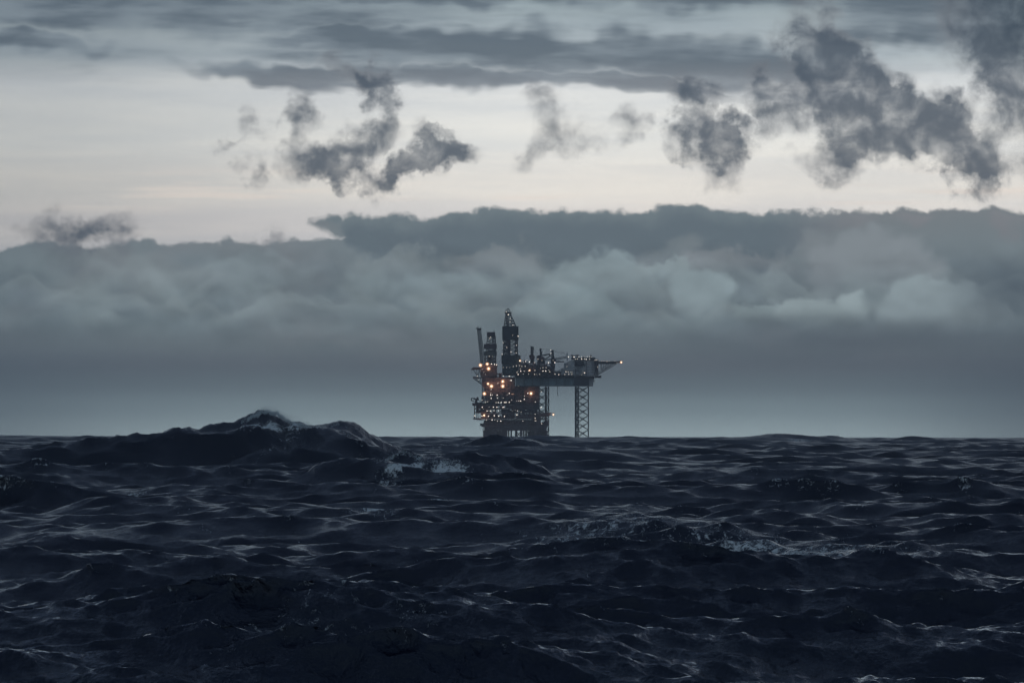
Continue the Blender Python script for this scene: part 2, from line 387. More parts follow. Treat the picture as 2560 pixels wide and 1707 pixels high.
class MB:
    def __init__(s): s.v, s.f = [], []
    def box(s, x0, x1, y0, y1, z0, z1, taper=0.0):
        if x0 > x1: x0, x1 = x1, x0
        if y0 > y1: y0, y1 = y1, y0
        if z0 > z1: z0, z1 = z1, z0
        t = taper; k = len(s.v)
        s.v += [(x0, y0, z0), (x1, y0, z0), (x1, y1, z0), (x0, y1, z0), (x0 + t, y0 + t, z1), (x1 - t, y0 + t, z1), (x1 - t, y1 - t, z1), (x0 + t, y1 - t, z1)]
        s.f += [(k, k + 3, k + 2, k + 1), (k + 4, k + 5, k + 6, k + 7), (k, k + 1, k + 5, k + 4), (k + 1, k + 2, k + 6, k + 5), (k + 2, k + 3, k + 7, k + 6), (k + 3, k, k + 4, k + 7)]
    def prism(s, pts, z0, z1):
        n = len(pts); k = len(s.v)
        s.v += [(x, y, z0) for x, y in pts] + [(x, y, z1) for x, y in pts]
        s.f += [tuple(range(k + n - 1, k - 1, -1)), tuple(range(k + n, k + 2 * n))]
        s.f += [(k + i, k + (i + 1) % n, k + n + (i + 1) % n, k + n + i) for i in range(n)]
    def xprism(s, pts, y0, y1):            # outline in x,z pushed along y
        n = len(pts); k = len(s.v)
        s.v += [(x, y0, z) for x, z in pts] + [(x, y1, z) for x, z in pts]
        s.f += [tuple(range(k, k + n)), tuple(range(k + 2 * n - 1, k + n - 1, -1))]
        s.f += [(k + (i + 1) % n, k + i, k + n + i, k + n + (i + 1) % n) for i in range(n)]
    def bar(s, p, q, r, n=5, r2=None):
        p, q = Vector(p), Vector(q); d = q - p
        if d.length < 1e-6: return
        d.normalize(); a = d.orthogonal().normalized(); b = d.cross(a); r2 = r if r2 is None else r2
        k = len(s.v)
        for c, rr in ((p, r), (q, r2)):
            for i in range(n):
                t = 2 * math.pi * i / n
                s.v.append(tuple(c + a * (rr * math.cos(t)) + b * (rr * math.sin(t))))
        s.f += [(k + i, k + (i + 1) % n, k + n + (i + 1) % n, k + n + i) for i in range(n)]
        s.f += [tuple(range(k + n - 1, k - 1, -1)), tuple(range(k + n, k + 2 * n))]
    def ball(s, c, r, n=8, m=5):
        k = len(s.v)
        s.v.append((c[0], c[1], c[2] + r))
        for j in range(1, m):
            t = math.pi * j / m
            for i in range(n):
                u = 2 * math.pi * i / n
                s.v.append((c[0] + r * math.sin(t) * math.cos(u), c[1] + r * math.sin(t) * math.sin(u), c[2] + r * math.cos(t)))
        s.v.append((c[0], c[1], c[2] - r)); e = len(s.v) - 1
        for i in range(n): s.f.append((k, k + 1 + i, k + 1 + (i + 1) % n))
        for j in range(m - 2):
            for i in range(n):
                a = k + 1 + j * n; s.f.append((a + i, a + n + i, a + n + (i + 1) % n, a + (i + 1) % n))
        a = k + 1 + (m - 2) * n
        for i in range(n): s.f.append((a + i, e, a + (i + 1) % n))
    def build(s, name, m, parent=None):
        me = bpy.data.meshes.new(name)
        L = Vector((0, 0, 0))
        q = parent
        while q is not None: L = L + q.location; q = q.parent
        me.from_pydata([(x - L.x, y - L.y, z - L.z) for x, y, z in s.v], [], s.f)
        me.materials.append(m); me.update()
        o = bpy.data.objects.new(name, me); COL.objects.link(o)
        if parent is not None: o.parent = parent
        return o

# coordinates measured on an enlarged view of the platforms (0.101 m per unit)
def rx(X): return (-130.0 + X / 4.3556) * 0.44
def rz(Y): return CAMZ + (HROW - 740.0 - Y / 4.3556) * 0.44
def pt(X, Y, y): return (rx(X), y, rz(Y))
SEA = -3.07

def lattice(mb, bx0, bx1, tx0, tx1, by0, by1, ty0, ty1, z0, z1, n, rc=.45, rb=.22, style='X'):
    """four-chord lattice tower between two rectangles"""
    def corner(t):
        f = lambda a, b: a + (b - a) * t
        return [(f(bx0, tx0), f(by0, ty0)), (f(bx1, tx1), f(by0, ty0)), (f(bx1, tx1), f(by1, ty1)), (f(bx0, tx0), f(by1, ty1))]
    for i in range(n):
        a, b = corner(i / n), corner((i + 1) / n); za, zb = z0 + (z1 - z0) * i / n, z0 + (z1 - z0) * (i + 1) / n
        for k in range(4):
            j = (k + 1) % 4
            mb.bar((*a[k], za), (*b[k], zb), rc)
            mb.bar((*b[k], zb), (*b[j], zb), rb)
            if i == 0: mb.bar((*a[k], za), (*a[j], za), rb)
            if style == 'X' or i % 2 == 0: mb.bar((*a[k], za), (*b[j], zb), rb)
            if style == 'X' or i % 2 == 1: mb.bar((*a[j], za), (*b[k], zb), rb)

def beam_lattice(mb, p, q, w, n, rc=.3, rb=.16):
    """box-section lattice boom from p to q"""
    p, q = Vector(p), Vector(q); d = (q - p).normalized()
    a = d.cross(Vector((0, 1, 0))).normalized() * (w / 2); b = Vector((0, 1, 0)) * (w / 2)
    offs = [a + b, a - b, -a - b, -a + b]
    for o in offs: mb.bar(p + o, q + o, rc)
    for i in range(n):
        s0, s1 = p + (q - p) * (i / n), p + (q - p) * ((i + 1) / n)
        for k in range(4):
            j = (k + 1) % 4
            if i % 2: mb.bar(s0 + offs[k], s1 + offs[j], rb)
            else: mb.bar(s0 + offs[j], s1 + offs[k], rb)

def rail(mb, x0, x1, y, z, h=1.2, step=2.5, r=.09):
    mb.bar((x0, y, z + h), (x1, y, z + h), r, 4)
    mb.bar((x0, y, z + h * .5), (x1, y, z + h * .5), r, 4)
    n = max(1, int(abs(x1 - x0) / step))
    for i in range(n + 1):
        x = x0 + (x1 - x0) * i / n
        mb.bar((x, y, z), (x, y, z + h), r, 4)

def clutter(mb, x0, x1, yf, z0, z1, n, rnd, out=1.6):
    """pipes, ducts, cabinets and ladders standing proud of a face at y=yf"""
    for _ in range(n):
        k = rnd.random(); x = rnd.uniform(x0, x1); z = rnd.uniform(z0, z1)
        if k < .42:
            w, h = rnd.uniform(.8, 4), rnd.uniform(.8, 3.2)
            mb.box(max(x0, x - w / 2), min(x1, x + w / 2), yf - rnd.uniform(.3, out), yf - .003, max(z0, z - h / 2), min(z1, z + h / 2))
        elif k < .66:
            L = rnd.uniform(4, 16); yy = yf - rnd.uniform(.3, out)
            mb.bar((max(x0, x - L / 2), yy, z), (min(x1, x + L / 2), yy, z), rnd.uniform(.12, .4))
        elif k < .9:
            L = rnd.uniform(3, 12); yy = yf - rnd.uniform(.3, out)
            mb.bar((x, yy, max(z0, z - L / 2)), (x, yy, min(z1, z + L / 2)), rnd.uniform(.12, .4))
        else:
            L = rnd.uniform(3, 7); yy = yf - rnd.uniform(.3, out)
            mb.bar((max(x0, x - L / 2), yy, max(z0, z - L / 2)), (min(x1, x + L / 2), yy, min(z1, z + L / 2)), .15)

def small_lamp_mesh(name, r):
    mb = MB(); mb.ball((0, 0, 0), r, 8, 5); k = len(mb.f)
    mb.box(-r * .8, r * .8, r * .7, r * 1.5, -r * .8, r * .8)
    mb.bar((0, r * 1.3, 0), (0, r * 1.3, -r * 3.2), r * .22, 4)
    me = bpy.data.meshes.new(name); me.from_pydata(mb.v, [], mb.f)
    me.materials.append(M['white_light']); me.materials.append(M['steel'])
    for i, p in enumerate(me.polygons): p.material_index = 0 if i < k else 1
    return me
LAMP = {s: small_lamp_mesh('lamp', s) for s in (.20, .30, .46)}
def lamp(parent, X, Y, y, s=.30):
    o = bpy.data.objects.new('lamp', LAMP[s]); COL.objects.link(o); o.parent = parent
    o.location = Vector(pt(X, Y, y)) - parent.location
    return o
def flood_lamp(parent, X, Y, y, r=1.0, watts=900):
    mb = MB(); c = pt(X, Y, y); mb.ball(c, r * .66, 12, 8)
    o = mb.build('flood_lamp', M['flood_core'], parent)
    h = MB(); h.box(c[0] - r * .6, c[0] + r * .6, y + r * .75, y + r * 1.5, c[2] - r * .5, c[2] + r * .5); h.bar((c[0], y + r * 1.2, c[2]), (c[0], y + r * 1.2, c[2] - r * 2.2), r * .14)
    h.build('housing', M['steel'], o)
    b = MB(); b.ball(c, r * 1.1, 16, 10); b.build('inner_halo', M['halo'], o)
    b = MB(); b.ball(c, r * 1.65, 16, 10); b.build('outer_halo', M['halo'], o)  # both shells are added to imitate the lamp's glow
    L = bpy.data.lights.new('flood_light', 'POINT'); L.energy = watts; L.color = (1, .58, .34); L.shadow_soft_size = .6
    lo = bpy.data.objects.new('flood_light', L); COL.objects.link(lo); lo.parent = o
    lo.location = Vector((c[0], y - r * 1.8, c[2])) - parent.location
    return o

rnd = random.Random(11)

# ================================================================== JACK-UP RIG
jx = rx(1000)
jack = empty('jack_up_rig', (jx, D, SEA))
tag(jack, 'drilling rig with long flat hull on lattice legs, tall clad derrick and pale living quarters', 'drilling rig')
Y0 = D
# hull -------------------------------------------------------------
mb = MB()
mb.prism([(rx(604), Y0 - 38), (rx(1236), Y0 - 42), (rx(1403), Y0 - 30), (rx(1403), Y0 + 36), (rx(604), Y0 + 40)], rz(979), rz(893))
hull = mb.build('hull', M['hull'], jack)
mb = MB()
mb.prism([(rx(1236.5), Y0 - 42.25), (rx(1403.5), Y0 - 30.25), (rx(1403.5), Y0 - 30.01), (rx(1236.5), Y0 - 42.01)], rz(981), rz(893))
mb.build('hull_shaded_facet', M['hulld'], hull)  # shade of the angled facet, put on as a darker thin plate
mb = MB()
for X in (700, 790, 875, 960, 1050, 1140, 1225):
    mb.box(rx(X) - .15, rx(X) + .15, Y0 - 43, Y0 - 38.5, rz(976), rz(895))
mb.box(rx(602), rx(1240), Y0 - 43.0, Y0 - 37.5, rz(984), rz(979.02))
mb.build('fender_strip', M['hulld'], hull)
mb = MB(); mb.box(rx(1403.1), rx(1449), Y0 - 22, Y0 + 25, rz(979), rz(893)); mb.build('hull_bow', M['grey'], jack)
mb = MB()
mb.prism([(rx(596), Y0 - 40), (rx(1238), Y0 - 44), (rx(1460), Y0 - 30), (rx(1460), Y0 + 36), (rx(596), Y0 + 42)], rz(892.9), rz(872))
clutter(mb, rx(620), rx(1230), Y0 - 43.5, rz(888), rz(862), 70, rnd)
rail(mb, rx(640), rx(1440), Y0 - 43, rz(872), 1.3, 2.2)
mb.build('main_deck', M['steel'], jack)
mb = MB()
mb.box(rx(1440), rx(1535), Y0 - 12, Y0 + 6, rz(889), rz(880))
mb.bar(pt(1505, 880, Y0 - 3), pt(1538, 876, Y0 - 3), 1.3, 8)
mb.bar(pt(1470, 876, Y0 - 9), pt(1500, 876, Y0 - 9), 1.2, 8)
mb.build('lifeboat_platform', M['steel'], jack)
mb = MB(); mb.bar(pt(1452, 893, Y0 - 20), pt(1458, 925, Y0 - 20), .4); mb.ball(pt(1457, 926, Y0 - 20), .9); mb.build('davit', M['steel'], jack)
# legs ---------------------------------------------------------------
def leg(cx, cy, xs, zt, rb=.34):
    root = empty('leg', (0, 0, 0)); root.parent = jack; root.location = (cx - jx, cy - Y0, 0)
    zb = SEA - 25; pitchz = 7.9
    names = MB(); n = int((zt - zb) / pitchz)
    pts = xs
    for k, (x, y, r) in enumerate(pts):
        c = MB(); c.bar((x, y, zb), (x, y, zt), r, 8)
        for i in range(int((zt - zb) / 2.6)):
            zz = zb + 2.6 * i; c.box(x - r * 1.15, x + r * 1.15, y - r * 1.15, y + r * 1.15, zz, zz + .5)
        c.build('chord', M['leg'], root)
    b = MB()
    for i in range(n + 1):
        za = zt - pitchz * (i + 1); zc = zt - pitchz * i
        for a in range(3):
            p, q = pts[a], pts[(a + 1) % 3]
            mid = ((p[0] + q[0]) / 2, (p[1] + q[1]) / 2)
            b.bar((p[0], p[1], zc), (q[0], q[1], za), rb); b.bar((q[0], q[1], zc), (p[0], p[1], za), rb)
    for a in range(3):
        p, q = pts[a], pts[(a + 1) % 3]
        for i in range(0, n + 1, 1):
            zc = zt - pitchz * i
            f = .28
            b.bar((p[0] + (q[0] - p[0]) * f, p[1] + (q[1] - p[1]) * f, zc - pitchz * f), (p[0] + (q[0] - p[0]) * (1 - f), p[1] + (q[1] - p[1]) * (1 - f), zc - pitchz * f), .12, 4)
    b.build('bracing', M['leg'], root)
    return root
zt = rz(985)
leg(rx(1320), Y0 - 18, [(rx(1257), Y0 - 24, .55), (rx(1397), Y0 - 18, .62), (rx(1288), Y0 - 10, .62)], zt)
leg(rx(905), Y0 + 8, [(rx(838), Y0 + 14, .7), (rx(936), Y0 + 1, .95), (rx(969), Y0 + 14, .5)], zt)
leg(rx(1160), Y0 + 30, [(rx(1257), Y0 + 26, .3), (rx(1273), Y0 + 36, .3), (rx(1287), Y0 + 31, .3)], zt, .1)
# drill string / conductor hanging under hull
mb = MB(); mb.bar(pt(1063, 984, Y0 - 20), pt(1063, 1075, Y0 - 20), .28, 6); mb.box(rx(1060), rx(1066), Y0 - 20.3, Y0 - 19.7, rz(1085), rz(1075)); mb.build('hanging_pipe', M['steel'], jack)
# derrick -------------------------------------------------------------
der = empty('derrick', (rx(550) - jx, -6, rz(870) - SEA)); der.parent = jack
yd0, yd1 = Y0 - 16, Y0 + 4
mb = MB(); lattice(mb, rx(480), rx(610), rx(500), rx(545), yd0 + 1, yd1 - 1, yd0 + 7, yd1 - 7, rz(332), rz(188), 5, .5, .24)
lattice(mb, rx(500), rx(530), rx(506), rx(522), yd0 + 5, yd1 - 5, yd0 + 8, yd1 - 8, rz(332), rz(200), 4, .3, .2)
mb.build('crown_frame', M['steel'], der)
mb = MB()
mb.box(rx(486), rx(563), yd0 + 5, yd1 - 5, rz(195), rz(188)); mb.box(rx(492), rx(552), yd0 + 6, yd1 - 6, rz(187.9), rz(178))
rail(mb, rx(486), rx(563), yd0 + 5, rz(188), 1.4, 1.6, .14)
mb.bar(pt(500, 188, Y0 - 6), pt(498, 140, Y0 - 6), .3); mb.bar(pt(505, 188, Y0 - 6), pt(512, 146, Y0 - 6), .3)
for i in range(7):
    a0, a1 = math.pi * i / 7, math.pi * (i + 1) / 7
    mb.bar(pt(524 + 14 * math.cos(a0), 158 - 18 * math.sin(a0), Y0 - 6), pt(524 + 14 * math.cos(a1), 158 - 18 * math.sin(a1), Y0 - 6), .38)
mb.bar(pt(538, 158, Y0 - 6), pt(546, 180, Y0 - 6), .35); mb.bar(pt(512, 150, Y0 - 6), pt(510, 180, Y0 - 6), .35); mb.bar(pt(524, 140, Y0 - 6), pt(524, 180, Y0 - 6), .3)
mb.build('crown_block', M['steel'], der)
mb = MB(); mb.box(rx(460), rx(637), yd0 - 2, yd1 + 2, rz(480), rz(333)); 
for i in range(1, 12): x = rx(460 + 177 * i / 12); mb.box(x - .06, x + .06, yd0 - 2.15, yd0 - 2.001, rz(479), rz(334))
mb.box(rx(626), rx(641), yd0 - 3, yd0 - 2.01, rz(448), rz(436))
mb.build('upper_windwall', M['teal'], der)
mb = MB(); lattice(mb, rx(474), rx(627), rx(474), rx(627), yd0, yd1, yd0, yd1, rz(645), rz(479), 4, .55, .26)
lattice(mb, rx(474), rx(520), rx(474), rx(520), yd0 + 2, yd1 - 2, yd0 + 2, yd1 - 2, rz(645), rz(479), 6, .4, .3)
lattice(mb, rx(600), rx(627), rx(600), rx(627), yd0 + 2, yd1 - 2, yd0 + 2, yd1 - 2, rz(645), rz(479), 6, .4, .3)
mb.box(rx(458), rx(480), yd0 - 1, yd0 + 1, rz(596), rz(588)); mb.box(rx(466), rx(474), yd0 - 1, yd0 + 1, rz(640), rz(606))
mb.build('mast_frame', M['steel'], der)
mb = MB(); mb.box(rx(521), rx(551), yd0 + 5, yd1 - 5, rz(640), rz(481)); clutter(mb, rx(478), rx(520), yd0 + 4, rz(640), rz(485), 16, rnd); mb.build('racking_column', M['dbrown'], der)
mb = MB(); mb.box(rx(452), rx(626), yd0 - 4, yd1 + 4, rz(735), rz(643))
mb.prism([(rx(626.1), yd0 - 3), (rx(655), yd0 - 3), (rx(661), yd0), (rx(661), yd1), (rx(626.1), yd1)], rz(735), rz(650))
mb.box(rx(630), rx(648), yd0, yd1, rz(649.9), rz(643))
mb.box(rx(452), rx(645), yd0 - 4.3, yd0 - 4.01, rz(732), rz(729))
for i in range(1, 12): x = rx(452 + 174 * i / 12); mb.box(x - .06, x + .06, yd0 - 4.15, yd0 - 4.001, rz(728), rz(645))
mb.build('lower_windwall', M['teal'], der)
mb = MB(); mb.box(rx(461), rx(640), yd0 - 3, yd1 + 3, rz(842), rz(735.1)); mb.xprism([(rx(455), rz(735.2)), (rx(461), rz(750)), (rx(463), rz(735.2))], yd0 - 3, yd1)
mb.box(rx(466), rx(600), yd0 - 3.6, yd0 - 3.01, rz(789), rz(786)); mb.box(rx(466), rx(640), yd0 - 3.5, yd0 - 3.01, rz(838), rz(832))
clutter(mb, rx(580), rx(640), yd0 - 3, rz(840), rz(745), 30, rnd)
mb.build('drill_floor_enclosure', M['teal2'], der)
mb = MB()
for yy in (yd0 - 1, yd1 - 1):
    mb.box(rx(463), rx(690), yy, yy + 2.5, rz(869), rz(842.1))
for X in (470, 560, 650): mb.box(rx(X), rx(X + 8), yd0 + 1.4, yd1 - .9, rz(866), rz(848))
clutter(mb, rx(466), rx(690), yd0 - 1, rz(868), rz(844), 30, rnd)
mb.build('cantilever', M['steel'], jack)
# deck machinery -------------------------------------------------------
mb = MB(); yc = Y0 - 30
prof = [(642, 700), (665, 712), (700, 700), (728, 708), (745, 700), (757, 720), (800, 712), (838, 716), (880, 735), (920, 735), (985, 738), (1030, 745)]
for i, (X, Y) in enumerate(prof[:-1]):
    x0, x1 = X, prof[i + 1][0]
    mb.box(rx(x0) , rx(x1) - .05, yc + rnd.uniform(0, 6), yc + 22, rz(871.9), rz(Y + rnd.uniform(22, 45)))
for _ in range(120):
    X = rnd.uniform(642, 1030); top = np.interp(X, [p[0] for p in prof], [p[1] for p in prof])
    w = rnd.uniform(4, 16); yb = rnd.uniform(855, 745); yy = yc + rnd.uniform(-7, 8)
    mb.box(rx(X), rx(min(1032, X + w)), yy, yy + rnd.uniform(2, 5), rz(yb), rz(max(top, yb - rnd.uniform(12, 60))))
for _ in range(60):
    X = rnd.uniform(642, 1028); top = np.interp(X, [p[0] for p in prof], [p[1] for p in prof]); yy = yc + rnd.uniform(-8, 0)
    if rnd.random() < .5: mb.bar(pt(X, rnd.uniform(800, 868), yy), pt(X, top + rnd.uniform(-6, 25), yy), rnd.uniform(.15, .45))
    else:
        Yp = rnd.uniform(740, 865); mb.bar(pt(X, Yp, yy), pt(min(1030, X + rnd.uniform(30, 110)), Yp, yy), rnd.uniform(.15, .4))
mb.build('deck_machinery', M['brown'], jack)
mb = MB()
for X0, X1, Y1, Yb in ((642, 760, 776, 786), (640, 1000, 826, 832), (770, 1032, 775, 790)):
    mb.box(rx(X0), rx(X1), yc - 8.6, yc - 4, rz(Yb), rz(Y1)); rail(mb, rx(X0), rx(X1), yc - 8.5, rz(Y1), 1.2, 2)
mb.build('walkway', M['steel'], jack)
mb = MB()
for _ in range(46):
    X = rnd.uniform(1025, 1130); yy = yc + rnd.uniform(-5, 8); mb.box(rx(X), rx(X + rnd.uniform(2, 9)), yy, yy + 3, rz(871.9), rz(rnd.uniform(812, 858)))
for X in range(1020, 1098, 7): mb.bar(pt(X, 870, yc), pt(X + rnd.uniform(-1, 1), rnd.uniform(800, 822), yc), .3)
mb.build('pipe_rack', M['dbrown'], jack)
# cranes --------------------------------------------------------------
ck = empty('crane', (rx(785) - jx, -22, rz(735) - SEA)); ck.parent = jack
mb = MB(); mb.bar(pt(787, 735, Y0 - 22), pt(787, 690, Y0 - 22), 2.0, 10); mb.build('pedestal', M['steel'], ck)
mb = MB(); mb.xprism([(rx(758), rz(690)), (rx(752), rz(655)), (rx(760), rz(640)), (rx(800), rz(638)), (rx(815), rz(662)), (rx(810), rz(690))], Y0 - 25, Y0 - 19); mb.build('cab', M['rust'], ck)
mb = MB(); lattice(mb, rx(776), rx(794), rx(778), rx(799), Y0 - 24, Y0 - 21, Y0 - 24, Y0 - 21, rz(640), rz(558), 5, .42, .3)
mb.bar(pt(776, 640, Y0 - 22), pt(772, 545, Y0 - 22), .8, 5, .4); mb.box(rx(770), rx(792), Y0 - 23, Y0 - 21, rz(566), rz(552)); mb.bar(pt(795, 560, Y0 - 22), pt(803, 580, Y0 - 22), .5)
mb.bar(pt(800, 600, Y0 - 22), pt(790, 640, Y0 - 22), .5); mb.bar(pt(800, 575, Y0 - 22), pt(835, 635, Y0 - 22), .12, 4)
mb.build('boom', M['steel'], ck)
ck = empty('crane', (rx(880) - jx, -20, rz(735) - SEA)); ck.parent = jack
mb = MB(); mb.bar(pt(880, 745, Y0 - 20), pt(880, 690, Y0 - 20), 1.8, 10)
mb.box(rx(845), rx(868), Y0 - 23, Y0 - 18, rz(735), rz(690)); mb.box(rx(895), rx(925), Y0 - 23, Y0 - 18, rz(740), rz(700)); mb.build('pedestal', M['steel'], ck)
mb = MB(); mb.xprism([(rx(835), rz(700)), (rx(832), rz(655)), (rx(860), rz(645)), (rx(905), rz(662)), (rx(925), rz(680)), (rx(915), rz(700))], Y0 - 23, Y0 - 17); mb.build('cab', M['brown'], ck)
mb = MB(); mb.bar(pt(878, 660, Y0 - 20), pt(875, 572, Y0 - 20), 1.0, 6, .8); mb.box(rx(864), rx(888), Y0 - 21, Y0 - 19, rz(592), rz(576)); mb.bar(pt(888, 645, Y0 - 20), pt(892, 600, Y0 - 20), .5)
mb.build('mast', M['steel'], ck)
mb = MB(); mb.bar(pt(845, 655, Y0 - 24), pt(975, 632, Y0 - 24), .5); mb.bar(pt(890, 650, Y0 - 24), pt(940, 650, Y0 - 24), .3); mb.bar(pt(975, 632, Y0 - 24), pt(982, 662, Y0 - 24), .6)
mb.bar(pt(982, 655, Y0 - 24), pt(920, 690, Y0 - 24), .55); mb.bar(pt(965, 637, Y0 - 24), pt(977, 655, Y0 - 24), .4); mb.bar(pt(895, 648, Y0 - 24), pt(968, 640, Y0 - 24), .25)
beam_lattice(mb, pt(905, 700, Y0 - 24), pt(985, 690, Y0 - 24), 1.2, 6, .25, .15)
mb.build('folded_boom', M['steel'], ck)
ck = empty('crane', (rx(1010) - jx, -24, rz(780) - SEA)); ck.parent = jack
mb = MB(); mb.bar(pt(1010, 780, Y0 - 24), pt(1010, 700, Y0 - 24), 2.2, 10); mb.box(rx(985), rx(1034), Y0 - 27, Y0 - 21, rz(780), rz(742)); mb.build('pedestal', M['steel'], ck)
mb = MB(); mb.box(rx(985), rx(1045), Y0 - 27, Y0 - 21, rz(716), rz(682)); mb.box(rx(1000), rx(1030), Y0 - 26, Y0 - 22, rz(681.9), rz(670)); mb.build('cab', M['dbrown'], ck)
mb = MB(); lattice(mb, rx(998), rx(1022), rx(998), rx(1012), Y0 - 25, Y0 - 23, Y0 - 25, Y0 - 23, rz(682), rz(592), 5, .55, .3); mb.box(rx(990), rx(1014), Y0 - 25, Y0 - 23, rz(602), rz(590)); mb.build('mast', M['steel'], ck)
mb = MB(); beam_lattice(mb, pt(1036, 690, Y0 - 24), pt(1168, 664, Y0 - 24), 1.8, 12, .28, .14); mb.bar(pt(1040, 716, Y0 - 24), pt(1130, 716, Y0 - 24), .8, 6, .6)
mb.box(rx(1060), rx(1085), Y0 - 25, Y0 - 23, rz(722), rz(706)); mb.build('boom', M['steel'], ck)
mb = MB(); mb.bar(pt(880, 576, Y0 - 20), pt(1010, 592, Y0 - 24), .14, 4); mb.bar(pt(1010, 592, Y0 - 24), pt(1165, 637, Y0 - 20), .17, 4); mb.bar(pt(1010, 596, Y0 - 24), pt(1110, 640, Y0 - 24), .12, 4)
mb.build('pendant_wire', M['steel'], ck)
# accommodation --------------------------------------------------------
ac = empty('living_quarters', (rx(1330) - jx, -25, rz(871) - SEA)); ac.parent = jack
ya = Y0 - 36
mb = MB(); mb.prism([(rx(1238), ya), (rx(1365), ya - 1), (rx(1462), ya + 7), (rx(1500), ya + 16), (rx(1500), ya + 36), (rx(1238), ya + 36)], rz(871.5), rz(701))
mb.build('block', M['grey'], ac)
mb = MB(); mb.xprism([(rx(1130), rz(871.5)), (rx(1130), rz(736)), (rx(1165), rz(722)), (rx(1200), rz(702)), (rx(1237.9), rz(702)), (rx(1237.9), rz(871.5))], ya + 3, ya + 26)
mb.box(rx(1128), rx(1168), ya + 2, ya + 26, rz(738), rz(734)); mb.box(rx(1136), rx(1238), ya + 2.6, ya + 2.99, rz(822), rz(819)); mb.build('annex', M['grey'], ac)
mb = MB(); mb.box(rx(1096), rx(1129.9), ya + 2, ya + 20, rz(871.5), rz(792)); mb.box(rx(1105), rx(1225), ya + 1, ya + 2.9, rz(818), rz(800)); mb.box(rx(1060), rx(1096), ya + 4, ya + 12, rz(871.5), rz(850))
for X in (1108, 1118, 1140, 1152): mb.bar(pt(X, 800, ya + 1.5), pt(X, rnd.uniform(772, 785), ya + 1.5), .35)
clutter(mb, rx(1100), rx(1236), ya + 2, rz(868), rz(822), 26, rnd); mb.build('machinery_house', M['grey'], ac)
mb = MB()
for Y in (742, 775, 804, 832):
    for X in list(range(1252, 1362, 13)) + list(range(1376, 1450, 16)):
        yy = ya - 1.35 if X < 1366 else ya - 1 + (X - 1365) * 8 / 97 - .9
        if rnd.random() < .85:
            mb = MB(); mb.box(rx(X), rx(X + 5), yy, yy + .5, rz(Y + 3), rz(Y - 3)); mb.build('window', M['dbrown'], ac)
mb = MB()
for Y in (702, 757, 788, 818, 846):
    mb.box(rx(1240), rx(1364), ya - 2.2, ya - 1.01, rz(Y + 1.5), rz(Y)) if Y != 702 else mb.prism([(rx(1232), ya - 1.5), (rx(1366), ya - 2.5), (rx(1468), ya + 5), (rx(1504), ya + 15), (rx(1504), ya + 37), (rx(1232), ya + 37)], rz(700.9), rz(697))
for X in (1258, 1282, 1304, 1330, 1372): mb.bar(pt(X, 868, ya - 1.8), pt(X, 702, ya - 1.8), .22, 5)
mb.build('balcony', M['dbrown'], ac)
mb = MB(); clutter(mb, rx(1242), rx(1362), ya - 1.2, rz(868), rz(712), 46, rnd, 1.3); mb.build('pipework', M['grey'], ac)
mb = MB(); mb.xprism([(rx(1244), rz(757)), (rx(1252), rz(764)), (rx(1335), rz(764)), (rx(1344), rz(757)), (rx(1344), rz(710)), (rx(1244), rz(710))], ya - 4.2, ya - 2.3); mb.build('bridge_bay', M['steel'], ac)
mb = MB()
for _ in range(46):
    X = rnd.uniform(1205, 1455); mb.box(rx(X), rx(X + rnd.uniform(4, 16)), ya + rnd.uniform(2, 8), ya + rnd.uniform(10, 16), rz(696.9), rz(rnd.uniform(664, 690)))
rail(mb, rx(1236), rx(1500), ya + 1, rz(696.8), 1.5, 1.6, .14)
for X, Y in ((1232, 660), (1262, 668), (1348, 655), (1394, 662), (1420, 640), (1414, 650), (1428, 648), (1366, 668), (1450, 668)): mb.bar(pt(X, 696, ya + 6), pt(X, Y, ya + 6), .28)
mb.box(rx(1410), rx(1434), ya + 5, ya + 7, rz(656), rz(650)); mb.box(rx(1255), rx(1450), ya + 3, ya + 4, rz(677), rz(672))
mb.build('roof_equipment', M['dbrown'], ac)
mb = MB(); mb.box(rx(1205), rx(1290), ya + 4, ya + 9, rz(656), rz(647)); mb.bar(pt(1225, 697, ya + 6), pt(1225, 657, ya + 6), .5); mb.bar(pt(1275, 697, ya + 6), pt(1275, 657, ya + 6), .5)
mb.box(rx(1208), rx(1225), ya + 4, ya + 9, rz(646.9), rz(641)); mb.box(rx(1260), rx(1288), ya + 4, ya + 9, rz(646.9), rz(642)); mb.build('roof_container', M['rust'], ac)
mb = MB(); mb.box(rx(1159), rx(1172), ya + 8, ya + 10, rz(706), rz(627)); mb.bar(pt(1165, 627, ya + 9), pt(1165, 617, ya + 9), .25); mb.box(rx(1152), rx(1180), ya + 7, ya + 11, rz(680), rz(676)); mb.build('mast', M['grey'], ac)
mb = MB()
for i in range(7):
    z = rz(700 + 20 * i); mb.box(rx(1463), rx(1502), ya + 3, ya + 9, z - .25, z); mb.bar((rx(1465 + (i % 2) * 32), ya + 3, z), (rx(1497 - (i % 2) * 32), ya + 3, z - 2.0), .2)
for X in (1466, 1484, 1500): mb.bar(pt(X, 868, ya + 3), pt(X, 690, ya + 3), .35)
clutter(mb, rx(1464), rx(1500), ya + 5, rz(830), rz(700), 26, rnd); mb.build('stair_tower', M['dbrown'], ac)
